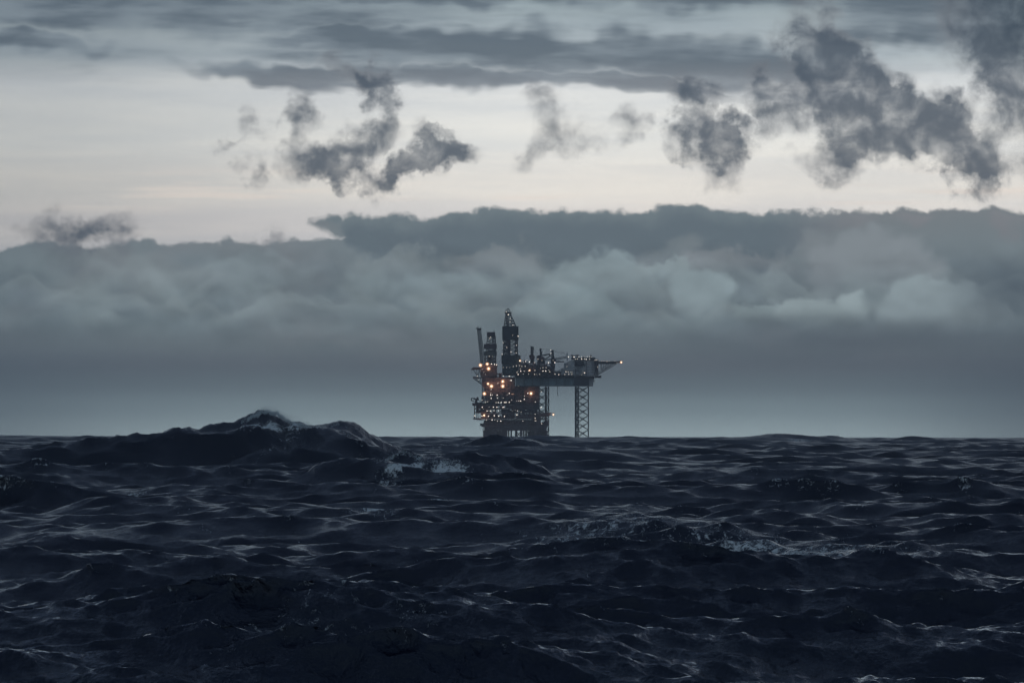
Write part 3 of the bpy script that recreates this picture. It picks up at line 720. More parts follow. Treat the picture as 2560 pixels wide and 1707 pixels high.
# helideck
hd = empty('helideck', (rx(1620) - jx, -18, rz(725) - SEA)); hd.parent = jack
yh = Y0 - 20
mb = MB(); mb.xprism([(rx(1490), rz(713)), (rx(1745), rz(713)), (rx(1738), rz(722)), (rx(1712), rz(731)), (rx(1680), rz(739)), (rx(1498), rz(741))], yh - 12, yh + 12); mb.build('landing_deck', M['steel'], hd)
mb = MB(); rail(mb, rx(1490), rx(1744), yh - 12.3, rz(713), .7, 1.2, .1)
for i in range(22): x = rx(1494 + i * 9); mb.bar((x, yh - 12.5, rz(716)), (x, yh - 12.5, rz(738)), .18, 4)
mb.build('safety_net', M['steel'], hd)
mb = MB()
for yy in (yh - 8, yh + 8):
    for p, q, r in (((1506, 842), (1662, 742), .42), ((1500, 858), (1700, 737), .42), ((1502, 830), (1598, 743), .32), ((1530, 742), (1546, 812), .26), ((1560, 742), (1556, 808), .22), ((1590, 742), (1570, 800), .26), ((1620, 742), (1600, 780), .22), ((1540, 742), (1520, 800), .22), ((1575, 800), (1612, 741), .22), ((1640, 742), (1618, 772), .2)):
        mb.bar(pt(*p, yy), pt(*q, yy), r)
for X, Y in ((1540, 820), (1600, 783), (1650, 750)): mb.bar(pt(X, Y, yh - 8), pt(X, Y, yh + 8), .22)
mb.build('support_truss', M['steel'], hd)

# lamps of the rig: X, Y, y, size
yD, yM, yA = yd0 - 4.4, yc - 9.4, ya - 3
RL = [(505, 175, yd0, 1), (525, 205, yd0, 2), (547, 250, yd0, 1), (545, 285, yd0, 1), (576, 320, yd0, 1), (632, 440, yd0 - 4, 2), (574, 432, yd0 - 3, 0),
 (470, 510, yd0 - 1, 1), (615, 538, yd0 - 1, 1), (510, 562, yd0 - 1, 1), (556, 610, yd0 - 1, 1), (614, 620, yd0 - 1, 1), (459, 637, yd0 - 4, 1),
 (471, 779, yD, 0), (508, 779, yD, 0), (543, 779, yD, 0), (582, 769, yD, 1), (614, 762, yD, 1), (472, 873, yD, 1), (538, 873, yD, 2), (576, 884, yD, 1)]
RL += [(X, Y, yM, s) for X, Y, s in [(648, 761, 1), (673, 769, 1), (710, 769, 1), (648, 711, 1), (662, 820, 2), (698, 820, 1), (621, 834, 1), (657, 796, 0), (634, 856, 2), (623, 863, 1), (745, 818, 1),
 (815, 812, 1), (755, 722, 2), (712, 715, 1), (728, 703, 0), (848, 690, 1), (812, 727, 1), (890, 705, 0), (962, 730, 2), (935, 782, 1), (878, 788, 0), (903, 819, 2), (932, 819, 2),
 (963, 808, 0), (975, 826, 1), (900, 782, 1), (810, 855, 1), (748, 853, 0), (865, 853, 1), (690, 853, 0), (835, 853, 0), (1032, 852, 1), (1072, 858, 2), (1030, 728, 2), (1010, 705, 0), (986, 592, 1), (989, 628, 1), (632, 820, 0), (690, 725, 0)]]
RL += [(X, Y, yA, s) for X, Y, s in [(1176, 665, 2), (1238, 666, 2), (1290, 663, 1), (1320, 663, 1), (1348, 664, 0), (1380, 664, 1), (1408, 662, 1), (1425, 668, 0), (1255, 688, 1), (1275, 688, 1), (1320, 688, 2),
 (1350, 688, 1), (1370, 690, 2), (1405, 690, 1), (1465, 700, 1), (1485, 697, 1), (1255, 720, 2), (1333, 720, 1), (1259, 744, 1), (1278, 741, 2), (1305, 739, 2), (1336, 745, 1), (1161, 770, 0), (1150, 827, 1), (1175, 828, 1),
 (1138, 856, 1), (1180, 855, 1), (1213, 855, 1), (1352, 838, 2), (1322, 855, 0), (1494, 775, 1), (1535, 711, 0), (1560, 711, 0), (1595, 714, 1), (1622, 712, 0), (1510, 711, 0), (1680, 710, 0), (1704, 729, 0)]]
SZ = (.20, .30, .46)
for X, Y, y, s in RL: lamp(jack, X, Y, y, SZ[s])
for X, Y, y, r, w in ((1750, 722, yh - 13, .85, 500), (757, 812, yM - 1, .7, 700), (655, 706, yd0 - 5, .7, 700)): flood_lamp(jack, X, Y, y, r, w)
for a, b in ((1195, 1214), (1217, 1228)):
    mb = MB(); mb.box(rx(a), rx(b), ya + .5, ya + .9, rz(834), rz(828)); mb.build('lit_window', M['window_light'], ac)

# ================================================================== PRODUCTION PLATFORM
px_ = rx(420)
plat = empty('production_platform', (px_, D - 10, SEA))
tag(plat, 'brown oil platform of stacked lamp-lit decks with small derrick and leaning flare tower', 'oil platform')
YF, YB = D - 36, D - 12       # front and back of its decks
rnd = random.Random(5)
# jacket
for i, X in enumerate((272, 300, 345, 392, 438, 480, 506, 560, 612, 668, 722, 770, 818, 866, 905, 940)):
    mb = MB(); yy = YF + (i % 3) * 9 + 1.5
    mb.bar((rx(X), yy, SEA - 20), (rx(X), yy, rz(1462)), (1.5, .9, 1.2)[i % 3], 10); mb.build('jacket_leg', M['jack'], plat)
mb = MB()
for i in range(34):
    X = rnd.choice([rnd.uniform(275, 490), rnd.uniform(275, 490), rnd.uniform(730, 940), rnd.uniform(500, 730)]); mb.bar((rx(X), YF + rnd.uniform(0, 20), SEA - 20), (rx(X), YF + rnd.uniform(0, 20), rz(1462)), rnd.uniform(.3, .8), 6)
for X0, X1 in ((272, 345), (345, 438), (438, 506), (612, 668), (722, 818), (818, 905)):
    mb.bar(pt(X0, 1465, YF + 3), pt(X1, 1540, YF + 3), .5); mb.bar(pt(X1, 1465, YF + 6), pt(X0, 1540, YF + 6), .5)
mb.build('conductor_bundle', M['jack'], plat)
mb = MB(); mb.box(rx(735), rx(940), YF + 6, YB, rz(1562), rz(1466)); mb.build('riser_caisson', M['jack'], plat)
mb = MB(); mb.box(rx(268), rx(500), YF + 2, YB, rz(1562), rz(1466)); clutter(mb, rx(270), rx(498), YF + 2, rz(1555), rz(1468), 40, rnd); mb.build('riser_caisson', M['jack'], plat)
mb = MB(); mb.box(rx(270), rx(944), YF + 1, YB, rz(1464), rz(1408)); clutter(mb, rx(272), rx(942), YF + 1, rz(1463), rz(1410), 90, rnd); mb.build('cellar_deck', M['jack'], plat)
mb = MB(); mb.box(rx(276), rx(880), YF + 2, YB, rz(1407.9), rz(1344)); clutter(mb, rx(278), rx(878), YF + 2, rz(1406), rz(1346), 120, rnd, 2.2); mb.build('lower_module', M['brown'], plat)
mb = MB(); mb.ball(pt(905, 1400, YF + 8), 3.2, 12, 8); mb.ball(pt(935, 1390, YF + 8), 3.4, 12, 8); mb.box(rx(880.1), rx(962), YF + 5, YB, rz(1412), rz(1376)); mb.bar(pt(960, 1410, YF + 6), pt(935, 1345, YF + 6), 1.1, 8); mb.box(rx(925), rx(955), YF + 4, YB, rz(1375.9), rz(1356)); clutter(mb, rx(882), rx(960), YF + 5, rz(1410), rz(1378), 20, rnd); mb.build('process_vessel', M['jack'], plat)
mb = MB(); mb.ball(pt(268, 1402, YF + 8), 2.4, 12, 8); mb.bar(pt(222, 1392, YF + 8), pt(268, 1402, YF + 8), .9, 8); mb.box(rx(222), rx(232), YF + 6, YF + 10, rz(1412), rz(1385)); mb.bar(pt(232, 1408, YF + 8), pt(262, 1418, YF + 8), .9, 8); mb.box(rx(262), rx(276), YF + 5, YB, rz(1416), rz(1350)); mb.build('side_boat_station', M['jack'], plat)
mb = MB(); lattice(mb, rx(254), rx(266), rx(254), rx(266), YF + 8, YF + 10, YF + 8, YF + 10, SEA - 5, rz(1405), 5, .16, .1); mb.build('ladder', M['steel'], plat)
# decks
for X0, X1, Y, h in ((146, 940, 1330, 12), (165, 830, 1270, 6), (160, 800, 1228, 5), (140, 800, 1188, 9), (212, 600, 1150, 5), (235, 600, 1096, 5)):
    mb = MB(); mb.box(rx(X0), rx(X1), YF - 2, YB + 1, rz(Y + h), rz(Y)); rail(mb, rx(X0), rx(X1), YF - 2, rz(Y), 1.3, 2.0, .1); mb.build('deck', M['brown'], plat)
mb = MB(); mb.xprism([(rx(146), rz(1342.1)), (rx(230), rz(1342.1)), (rx(276), rz(1358)), (rx(225), rz(1352))], YF, YB); mb.build('deck_haunch', M['brown'], plat)
# modules between decks
def module_row(X0, X1, Yt, Yb, n, m, dens, gap=.1):
    mb = MB(); xs = sorted([rnd.uniform(X0, X1) for _ in range(n - 1)]); xs = [X0] + xs + [X1]
    for i in range(n):
        if rnd.random() < gap or xs[i + 1] - xs[i] < 1: continue
        mb.box(rx(xs[i]), rx(xs[i + 1]) - .03, YF + rnd.uniform(.5, 5), YB - .5, rz(Yb), rz(Yt + rnd.choice([.1, .1, 6, 10])))
    clutter(mb, rx(X0), rx(X1), YF + 1, rz(Yb), rz(Yt), dens, rnd, 2.2)
    for X in np.arange(X0, X1, 38): mb.bar(pt(X, Yb, YF - .8), pt(X, Yt, YF - .8), .32)
    return mb.build('module', m, plat)
module_row(235, 860, 1276.1, 1329.9, 14, M['brown'], 110)
module_row(205, 830, 1233.1, 1269.9, 13, M['dbrown'], 80)
module_row(205, 800, 1197.1, 1227.9, 12, M['brown'], 70)
module_row(235, 800, 1155.1, 1187.9, 12, M['dbrown'], 70, .2)
module_row(240, 640, 1101.1, 1149.9, 10, M['brown'], 80, .1)
mb = MB()
for X in np.arange(240, 540, 62):
    mb.bar(pt(X, 1330, YF - 1.6), pt(X + 31, 1278, YF - 1.6), .35); mb.bar(pt(X + 62, 1330, YF - 1.6), pt(X + 31, 1278, YF - 1.6), .35)
    mb.bar(pt(X, 1228, YF - 1.6), pt(X + 31, 1197, YF - 1.6), .3)
mb.bar(pt(430, 1232, YF - 1.8), pt(540, 1232, YF - 1.8), .5); mb.bar(pt(230, 1278, YF - 1.8), pt(560, 1278, YF - 1.8), .4)
mb.build('deck_truss', M['jack'], plat)
mb = MB()
for X in (160, 164, 182, 200): mb.bar(pt(X, 1330, YF), pt(X, 1190, YF), .3)
mb.box(rx(184), rx(205), YF + 2, YB, rz(1269.9), rz(1197.1)); mb.bar(pt(160, 1275, YF), pt(205, 1240, YF), .22); mb.bar(pt(160, 1232, YF), pt(205, 1200, YF), .22); mb.build('edge_post', M['steel'], plat)
# middle block right (X 600-868)
mb = MB(); mb.box(rx(505), rx(868), YF + 3, YB + 1, rz(1096), rz(984.5)); mb.box(rx(600.1), rx(868), YF + 3, YB + 1, rz(1187.9), rz(1096.1)); mb.box(rx(800.1), rx(868), YF + 3, YB + 1, rz(1231), rz(1188)); mb.build('drilling_module', M['dbrown'], plat)
mb = MB(); clutter(mb, rx(508), rx(866), YF + 3, rz(1185), rz(990), 190, rnd, 2.4)
for Y in (1020, 1060, 1092, 1140): mb.box(rx(600), rx(868), YF + .8, YF + 3 - .003, rz(Y + 3), rz(Y)); rail(mb, rx(600), rx(868), YF + .8, rz(Y), 1.2, 2)
mb.build('pipework', M['brown'], plat)
mb = MB()
for X in (782, 800, 812, 826, 842, 858, 868): mb.bar(pt(X, 1408, YF + rnd.uniform(2, 14)), pt(X, 1231, YF + rnd.uniform(2, 14)), rnd.uniform(.3, .8), 6)
lattice(mb, rx(806), rx(858), rx(806), rx(858), YF + 3, YF + 16, YF + 3, YF + 16, rz(1408), rz(1231), 6, .35, .22)
clutter(mb, rx(790), rx(866), YF + 4, rz(1400), rz(1235), 26, rnd); mb.build('riser_tower', M['jack'], plat)
# upper wide block
mb = MB(); mb.xprism([(rx(282), rz(1096)), (rx(262), rz(1000)), (rx(243), rz(975)), (rx(240), rz(892)), (rx(400), rz(892)), (rx(418), rz(884)), (rx(600), rz(884)), (rx(600), rz(984.4)), (rx(600), rz(1096))], YF + 4, YB)
mb.build('wellhead_module', M['rust'], plat)
mb = MB(); clutter(mb, rx(285), rx(590), YF + 4, rz(1092), rz(895), 190, rnd, 2.6)
for Y in (905, 938, 1005, 1048): mb.box(rx(262), rx(600), YF + 1.2, YF + 4 - .003, rz(Y + 3), rz(Y)); rail(mb, rx(262), rx(600), YF + 1.2, rz(Y), 1.2, 2)
mb.bar(pt(258, 946, YF + 2), pt(600, 946, YF + 2), .5); mb.build('pipework', M['brown'], plat)
# tower block under derrick
mb = MB(); mb.xprism([(rx(232), rz(891.9)), (rx(226), rz(850)), (rx(222), rz(752)), (rx(402), rz(752)), (rx(405), rz(868)), (rx(415), rz(891.9))], YF + 6, YB - 1); mb.build('drill_tower_base', M['rust'], plat)
mb = MB(); clutter(mb, rx(228), rx(400), YF + 6, rz(888), rz(742), 110, rnd, 2.0)
for Y in (770, 800, 830, 862): mb.box(rx(222), rx(404), YF + 4, YF + 6 - .003, rz(Y + 3), rz(Y)); rail(mb, rx(222), rx(404), YF + 4, rz(Y), 1.2, 2)
rail(mb, rx(222), rx(402), YF + 6, rz(751.9), 1.4, 1.8, .14); mb.box(rx(395), rx(410), YF + 6, YF + 9, rz(780), rz(750)); mb.bar(pt(406, 840, YF + 7), pt(416, 868, YF + 7), .4); mb.bar(pt(402, 848, YF + 7), pt(422, 848, YF + 7), .35); mb.build('catwalk', M['brown'], plat)
mb = MB(); mb.box(rx(421), rx(458), YF + 6, YF + 16, rz(883.9), rz(841)); mb.build('red_container', M['red'], plat)
# small derrick
sd_ = empty('small_derrick', (rx(345) - px_, 0, rz(745) - SEA)); sd_.parent = plat
ys0, ys1 = YF + 8, YF + 20
mb = MB(); lattice(mb, rx(272), rx(392), rx(290), rx(388), ys0, ys1, ys0, ys1, rz(751.8), rz(580), 5, .5, .28); lattice(mb, rx(290), rx(388), rx(305), rx(386), ys0, ys1, ys0 + 1, ys1 - 1, rz(527), rz(440), 3, .45, .26)
lattice(mb, rx(300), rx(345), rx(300), rx(345), ys0 + 3, ys1 - 3, ys0 + 3, ys1 - 3, rz(751), rz(655), 5, .35, .26); lattice(mb, rx(355), rx(386), rx(355), rx(386), ys0 + 3, ys1 - 3, ys0 + 3, ys1 - 3, rz(751), rz(440), 12, .3, .22)
mb.bar(pt(370, 397, ys0 + 5), pt(369, 372, ys0 + 5), .2); clutter(mb, rx(290), rx(385), ys0 + 2, rz(748), rz(660), 16, rnd); mb.build('derrick_frame', M['steel'], sd_)
for nm, a in (('top_windwall', (294, 384, 440, 397)), ('middle_windwall', (260, 401, 580, 527)), ('lower_windwall', (264, 401, 655, 604))):
    mb = MB(); mb.box(rx(a[0]), rx(a[1]), ys0 - 1.5, ys1 + 1.5, rz(a[2]), rz(a[3]))
    for i in range(1, 10): x = rx(a[0] + (a[1] - a[0]) * i / 10); mb.box(x - .06, x + .06, ys0 - 1.65, ys0 - 1.501, rz(a[2] - 1), rz(a[3] + 1))
    mb.build(nm, M['dbrown'] if 'lower' not in nm else M['teal2'], sd_)
mb = MB(); mb.box(rx(297), rx(384), ys0 - .5, ys1 + .5, rz(455), rz(440.1)); mb.box(rx(300), rx(395), ys0, ys1, rz(603.9), rz(590)); mb.build('access_platform', M['steel'], sd_)
# flare tower (leaning)
ft = empty('flare_tower', (rx(245) - px_, 8, rz(745) - SEA)); ft.parent = plat
mb = MB(); lattice(mb, rx(228), rx(274), rx(190), rx(226), YF + 9, YF + 13, YF + 10, YF + 13, rz(735), rz(372), 18, .36, .17); mb.bar(pt(262, 640, YF + 11), pt(278, 735, YF + 11), .4); mb.build('lattice_mast', M['teal2'], ft)
mb = MB()
for X in (200, 213): mb.bar(pt(X + 38, 735, YF + 11), pt(X, 372, YF + 11), .4, 6)
mb.build('flare_pipe', M['steel'], ft)
mb = MB(); mb.box(rx(188), rx(233), YF + 9, YF + 14, rz(376), rz(356)); mb.bar(pt(174, 357, YF + 11), pt(200, 360, YF + 11), .7); mb.bar(pt(198, 356, YF + 11), pt(198, 334, YF + 11), .4); mb.ball(pt(226, 356, YF + 11), .8); mb.build('flare_head', M['steel'], ft)
# left outriggers
og = empty('loading_outrigger', (rx(180) - px_, 4, rz(890) - SEA)); og.parent = plat
mb = MB(); mb.xprism([(rx(122), rz(800)), (rx(124), rz(808)), (rx(150), rz(806)), (rx(221), rz(803)), (rx(221), rz(780)), (rx(148), rz(778))], YF + 8, YF + 13); mb.xprism([(rx(140), rz(884)), (rx(146), rz(898)), (rx(236), rz(900)), (rx(238), rz(888)), (rx(160), rz(880))], YF + 8, YF + 14); mb.build('arm_platform', M['rust'], og)
mb = MB()
for yy in (YF + 8.5, YF + 12.5):
    for p, q, r in (((148, 806), (190, 872), .4), ((214, 803), (195, 890), .4), ((186, 806), (192, 890), .35), ((146, 896), (258, 978), .5), ((165, 893), (258, 962), .3), ((180, 900), (176, 920), .25), ((205, 900), (202, 938), .25), ((230, 900), (226, 955), .25), ((176, 918), (205, 900), .2), ((202, 938), (232, 900), .2), ((205, 800), (238, 892), .3)):
        mb.bar(pt(*p, yy), pt(*q, yy), r)
mb.bar(pt(128, 806, YF + 10), pt(128, 836, YF + 10), .12); mb.box(rx(126), rx(130), YF + 9.6, YF + 10.4, rz(846), rz(836)); mb.build('brace', M['steel'], og)
mb = MB(); lattice(mb, rx(246), rx(276), rx(243), rx(272), YF + 8, YF + 12, YF + 8, YF + 12, rz(1096), rz(900), 8, .36, .2); mb.build('corner_tower', M['steel'], plat)
# pedestal crane, lower left
ck = empty('pedestal_crane', (rx(180) - px_, 6, rz(1188) - SEA)); ck.parent = plat
yk = YF + 6
mb = MB(); mb.xprism([(rx(160), rz(1187.9)), (rx(166), rz(1140)), (rx(190), rz(1140)), (rx(200), rz(1165)), (rx(206), rz(1187.9))], yk - 2, yk + 2); mb.build('pedestal', M['steel'], ck)
mb = MB(); mb.box(rx(168), rx(207), yk - 2.5, yk + 2.5, rz(1139.9), rz(1116)); mb.box(rx(184), rx(203), yk - 2, yk + 2, rz(1115.9), rz(1102)); mb.build('cab', M['steel'], ck)
mb = MB(); mb.bar(pt(124, 1117, yk), pt(172, 1115, yk), .55); mb.bar(pt(126, 1115, yk), pt(127, 1140, yk), .6); mb.bar(pt(126, 1139, yk), pt(160, 1146, yk), .5); mb.bar(pt(150, 1128, yk), pt(172, 1122, yk), .5); mb.build('boom', M['steel'], ck)
mb = MB(); mb.box(rx(137), rx(250), YF - 2, YF + 10, rz(1187.9), rz(1170)); clutter(mb, rx(139), rx(248), YF - 2, rz(1186), rz(1160), 16, rnd); mb.build('crane_platform', M['dbrown'], plat)
# right lower outrigger
mb = MB(); mb.box(rx(895), rx(1030), YF + 4, YF + 12, rz(1274), rz(1269)); mb.bar(pt(900, 1310, YF + 8), pt(1000, 1290, YF + 8), .6); mb.bar(pt(880, 1300, YF + 8), pt(960, 1276, YF + 8), .35); mb.xprism([(rx(868.1), rz(1320)), (rx(868.1), rz(1274.1)), (rx(1000), rz(1274.1)), (rx(985), rz(1284)), (rx(940), rz(1300))], YF + 6, YF + 8)
mb.bar(pt(895, 1330, YF + 8), pt(895, 1274, YF + 8), .4); mb.bar(pt(930, 1356, YF + 8), pt(925, 1276, YF + 8), .35); mb.build('side_walkway', M['brown'], plat)
# vent steam tint is left to the haze; lamps:
yP = YF - 2.4; yU = YF + .9; yT = YF + 3.4
PL = [(X, Y, yP, s) for X, Y, s in [(548, 921, 1), (560, 921, 2), (640, 984, 1), (415, 952, 1), (341, 1020, 1), (337, 1062, 1), (337, 1080, 2), (355, 1079, 1), (407, 1080, 2), (538, 1062, 2), (515, 1076, 0),
 (342, 1115, 2), (410, 1113, 1), (473, 1113, 1), (739, 1060, 2), (702, 1092, 1), (701, 1125, 2), (245, 1135, 1), (280, 1158, 1), (303, 1153, 1), (395, 1160, 1), (420, 1160, 2), (450, 1160, 2), (485, 1160, 2), (503, 1158, 2), (538, 1158, 2),
 (617, 1143, 0), (640, 1143, 1), (661, 1143, 2), (820, 1153, 1), (563, 1133, 1), (210, 1165, 1), (245, 1211, 2), (366, 1211, 2), (404, 1211, 2), (463, 1211, 1), (478, 1211, 2), (257, 1230, 0), (320, 1212, 0),
 (298, 1251, 2), (317, 1251, 0), (337, 1251, 2), (373, 1251, 1), (422, 1251, 1), (604, 1245, 0), (626, 1251, 1), (575, 1251, 0), (666, 1264, 0), (165, 1304, 2), (243, 1306, 2), (313, 1308, 2), (375, 1302, 2), (383, 1310, 0), (425, 1308, 2), (486, 1310, 2), (621, 1293, 2),
 (290, 1348, 1), (352, 1348, 2), (380, 1350, 0), (410, 1360, 1), (447, 1360, 2), (685, 1359, 1), (819, 1286, 1), (819, 1328, 1), (820, 1357, 1), (830, 1357, 0), (890, 1387, 1), (883, 1211, 2), (885, 1043, 1)]]
PL += [(X, Y, yT, s) for X, Y, s in [(330, 742, 0), (345, 742, 2), (377, 748, 2), (400, 751, 2), (240, 770, 0), (262, 833, 0), (280, 855, 0), (245, 800, 0), (192, 873, 1), (335, 452, 1), (325, 468, 1), (320, 660, 1), (356, 660, 0), (205, 915, 0)]]
for X, Y, y, s in PL: lamp(plat, X, Y, y, SZ[s])
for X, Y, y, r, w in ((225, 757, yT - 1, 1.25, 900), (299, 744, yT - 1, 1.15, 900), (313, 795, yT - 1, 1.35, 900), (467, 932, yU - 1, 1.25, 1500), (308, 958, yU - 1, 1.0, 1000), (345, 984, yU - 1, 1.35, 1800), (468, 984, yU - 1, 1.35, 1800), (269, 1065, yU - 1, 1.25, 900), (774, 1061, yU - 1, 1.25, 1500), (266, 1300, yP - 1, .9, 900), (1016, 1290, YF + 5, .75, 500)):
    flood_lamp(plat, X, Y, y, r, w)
mb = MB(); mb.box(rx(560), rx(588), YF + .5, YF + .9, rz(1071), rz(1067)); mb.build('lit_window', emis('orange_window_light', (1, .55, .35), .9), plat)

# ================================================================== SEABIRD
bd = 3400.0; bx, bz = (1961 - 1280) / PPR * bd, CAMZ + (HROW - 1061) / PPR * bd
mb = MB()
for a, b, r0, r1 in (((-.28, 0, 0), (-.05, 0, .02), .03, .10), ((-.05, 0, .02), (.18, 0, .03), .10, .08), ((.18, 0, .03), (.3, 0, .05), .07, .05), ((.3, 0, .05), (.38, 0, .04), .03, .01)):
    mb.bar((bx + a[0], bd + a[1], bz + a[2]), (bx + b[0], bd + b[1], bz + b[2]), r0, 8, r1)
bird = mb.build('seabird', mat('dark_feathers', (.08, .08, .09), .8)); 
tag(bird, 'tiny dark seabird gliding low over the horizon, well right of the rig', 'bird')
mb = MB()
for s in (-1, 1):
    k = len(mb.v)
    for y, z, c in ((0.05, .05, .16), (.35, .22 * (1.6 if s > 0 else .8), .14), (.8, .34 * (1.8 if s > 0 else .3), .03)):
        mb.v += [(bx - c / 2 + .02, bd + s * y, bz + z), (bx + c / 2 + .02, bd + s * y, bz + z + .01), (bx + .02, bd + s * y, bz + z + .03)]
    for j in range(2):
        a = k + 3 * j
        mb.f += [(a, a + 1, a + 4, a + 3), (a + 1, a + 2, a + 5, a + 4), (a + 2, a, a + 3, a + 5)]
mb.build('wings', bird.data.materials[0], bird)

# ================================================================== SEA
rs = np.random.RandomState(7)
WDIR = math.atan2(-.93, -.36)          # where the waves go
KP = 2 * math.pi / 92.0
def tile(L, N, lmin, lmax, seed, A=1.0, spread=7.0, turn=0.0):
    """height, choppy shift and convergence of one band of the wave spectrum on a periodic tile"""
    r = np.random.RandomState(seed)
    k1 = 2 * np.pi * np.fft.fftfreq(N, L / N)
    kx, ky = np.meshgrid(k1, k1, indexing='ij'); k = np.hypot(kx, ky); k[0, 0] = 1e-9
    lam = 2 * np.pi / k
    th = np.arctan2(ky, kx) - WDIR + turn      # turn = angle of the sampling grid
    c = np.cos(th / 2) ** 2
    kk = k / KP
    sprd = spread * np.clip(kk, 1, 50) ** -.25
    Pk = k ** -4.0 * np.exp(-1.25 / kk ** 2) * c ** (2 * sprd)
    Pk[(lam < lmin) | (lam >= lmax)] = 0; Pk[0, 0] = 0
    dk = 2 * np.pi / L
    z = (r.normal(size=(N, N)) + 1j * r.normal(size=(N, N))) * np.sqrt(Pk) * dk * A * N * N / math.sqrt(2)
    f = lambda a: np.real(np.fft.ifft2(a)).astype(np.float32)
    h = f(z); Dx = f(1j * kx / k * z); Dy = f(1j * ky / k * z); tr = f(k * z)
    return dict(L=L, N=N, F=np.stack([h, Dx, Dy, tr], -1))
def samp(t, x, y):
    N, L = t['N'], t['L']
    u = (x / L * N) % N; v = (y / L * N) % N
    i = u.astype(np.int32); j = v.astype(np.int32); fu = (u - i).astype(np.float32)[..., None]; fv = (v - j).astype(np.float32)[..., None]
    i %= N; j %= N
    i2 = (i + 1) % N; j2 = (j + 1) % N; F = t['F']
    return (F[i, j] * (1 - fu) + F[i2, j] * fu) * (1 - fv) + (F[i, j2] * (1 - fu) + F[i2, j2] * fu) * fv

AMP = 0.125
# (tile, min wavelength kept, rotation of the sampling grid, choppiness)
bands = [(tile(2203, 512, 60, 400, 1, AMP), 60, 0.0, 1.0), (tile(1531, 1024, 18, 60, 2, AMP * 1.6, 8.0, .35), 18, .35, 1.18), (tile(397, 512, 6, 18, 3, AMP * 1.6, 7.0, -.4), 6, -.4, 1.12),
         (tile(131, 512, 2, 6, 4, AMP * 1.75, 6.0, .7), 2, .7, 1.0), (tile(43, 512, .5, 2, 5, AMP * 2.0, 5.0, -.9), .55, -.9, .8)]

r_near = np.geomspace(2.0, 95.0, 130, endpoint=False)
def rows(a, b, k): return np.geomspace(a, b, int(math.log(b / a) / k), endpoint=False)
R = np.concatenate([r_near, rows(95, 650, .0015), rows(650, 4200, .0019), rows(4200, 13600, .0065), [13600.0]])
half = rad(6.3)
dense = np.linspace(-half, half, 1250)
out = half + (math.pi - half) * (np.linspace(0, 1, 130)[1:-1] ** 2.6)
TH = np.concatenate([-out[::-1], dense, out, ])
nr, nt_ = len(R), len(TH)
TT, RR = np.meshgrid(TH, R)
X = RR * np.sin(TT); Y = RR * np.cos(TT)
dR = np.gradient(R)[:, None] * np.ones((1, nt_)); dT = np.gradient(TH)[None, :] * RR
sp_ = np.maximum(dR, dT * .6).astype(np.float32)
H = np.zeros(X.shape, np.float32); DX = H.copy(); DY = H.copy(); TR = H.copy(); HB = H.copy(); HS = H.copy(); DXB = H.copy(); DYB = H.copy()
LOST = np.zeros(X.shape, np.float32)
SLV = [.045 ** 2, .10 ** 2, .16 ** 2, .21 ** 2, .24 ** 2]
for bi, (t, lmin, ang, chop) in enumerate(bands):
    ca, sa = math.cos(ang), math.sin(ang)
    w = np.clip((lmin * 1.9 / sp_ - 1.6) / 1.6, 0, 1).astype(np.float32)
    LOST += (1 - w) * SLV[bi]
    s = np.zeros(X.shape + (4,), np.float32)
    msk = w.max(axis=1) > 0
    # the tile's own spectrum was turned so that after rotating the sample grid waves still run downwind
    t2 = t
    xs_, ys_ = X[msk], Y[msk]
    s[msk] = samp(t2, ca * xs_ + sa * ys_, -sa * xs_ + ca * ys_)
    ddx = ca * s[..., 1] - sa * s[..., 2]; ddy = sa * s[..., 1] + ca * s[..., 2]
    if bi == 0: w = w * (.82 + .18 * np.clip((RR - 220) / 500, 0, 1)).astype(np.float32)
    if bi == 0: HB += w * s[..., 0]; DXB += w * chop * ddx; DYB += w * chop * ddy
    else: H += w * s[..., 0]; DX += w * chop * ddx; DY += w * chop * ddy
    if bi >= 2: HS += w * s[..., 0]
    TR += w * chop * s[..., 3] * (1.0 if bi < 4 else .5)
    del s
# designed swells: (distance, list of (photo column, photo row of the crest), front width, back width, base height)
def crest_from(rowpts, d):
    xs = np.array([(c - 1280) / PPR * d for c, r in rowpts]); zs = np.array([CAMZ + (HROW - r) / PPR * d + d * d / (2 * RE) for c, r in rowpts]); return xs, zs
swells = [
 (700, [(-500, 1175), (-200, 1160), (0, 1145), (200, 1130), (400, 1104), (480, 1090), (540, 1077), (600, 1062), (618, 1057), (630, 1047), (644, 1043), (654, 1037), (666, 1034), (676, 1038), (690, 1035), (702, 1040), (716, 1045), (728, 1048), (740, 1041), (752, 1039), (762, 1044), (785, 1047), (805, 1044), (842, 1038), (868, 1042), (888, 1052), (905, 1061), (930, 1071), (960, 1081), (1010, 1094), (1100, 1124), (1250, 1150), (1400, 1170)], 22, 40, .10, 1.2),
 (1500, [(960, 1130), (1120, 1112), (1200, 1106), (1290, 1102), (1340, 1104), (1370, 1110), (1450, 1125)], 26, 40, 0.0, 0),
 (2700, [(1700, 1108), (1780, 1099), (1850, 1093), (1900, 1087), (1960, 1085), (2010, 1084), (2060, 1088), (2120, 1094), (2250, 1104)], 45, 70, -.15, 0),
 (560, [(500, 1200), (800, 1165), (940, 1142), (1010, 1134), (1080, 1140), (1110, 1141), (1160, 1146), (1260, 1160), (1600, 1200)], 9, 26, .15, .3),
]
MK = np.zeros(X.shape, np.float32); HD = np.zeros(X.shape, np.float32)
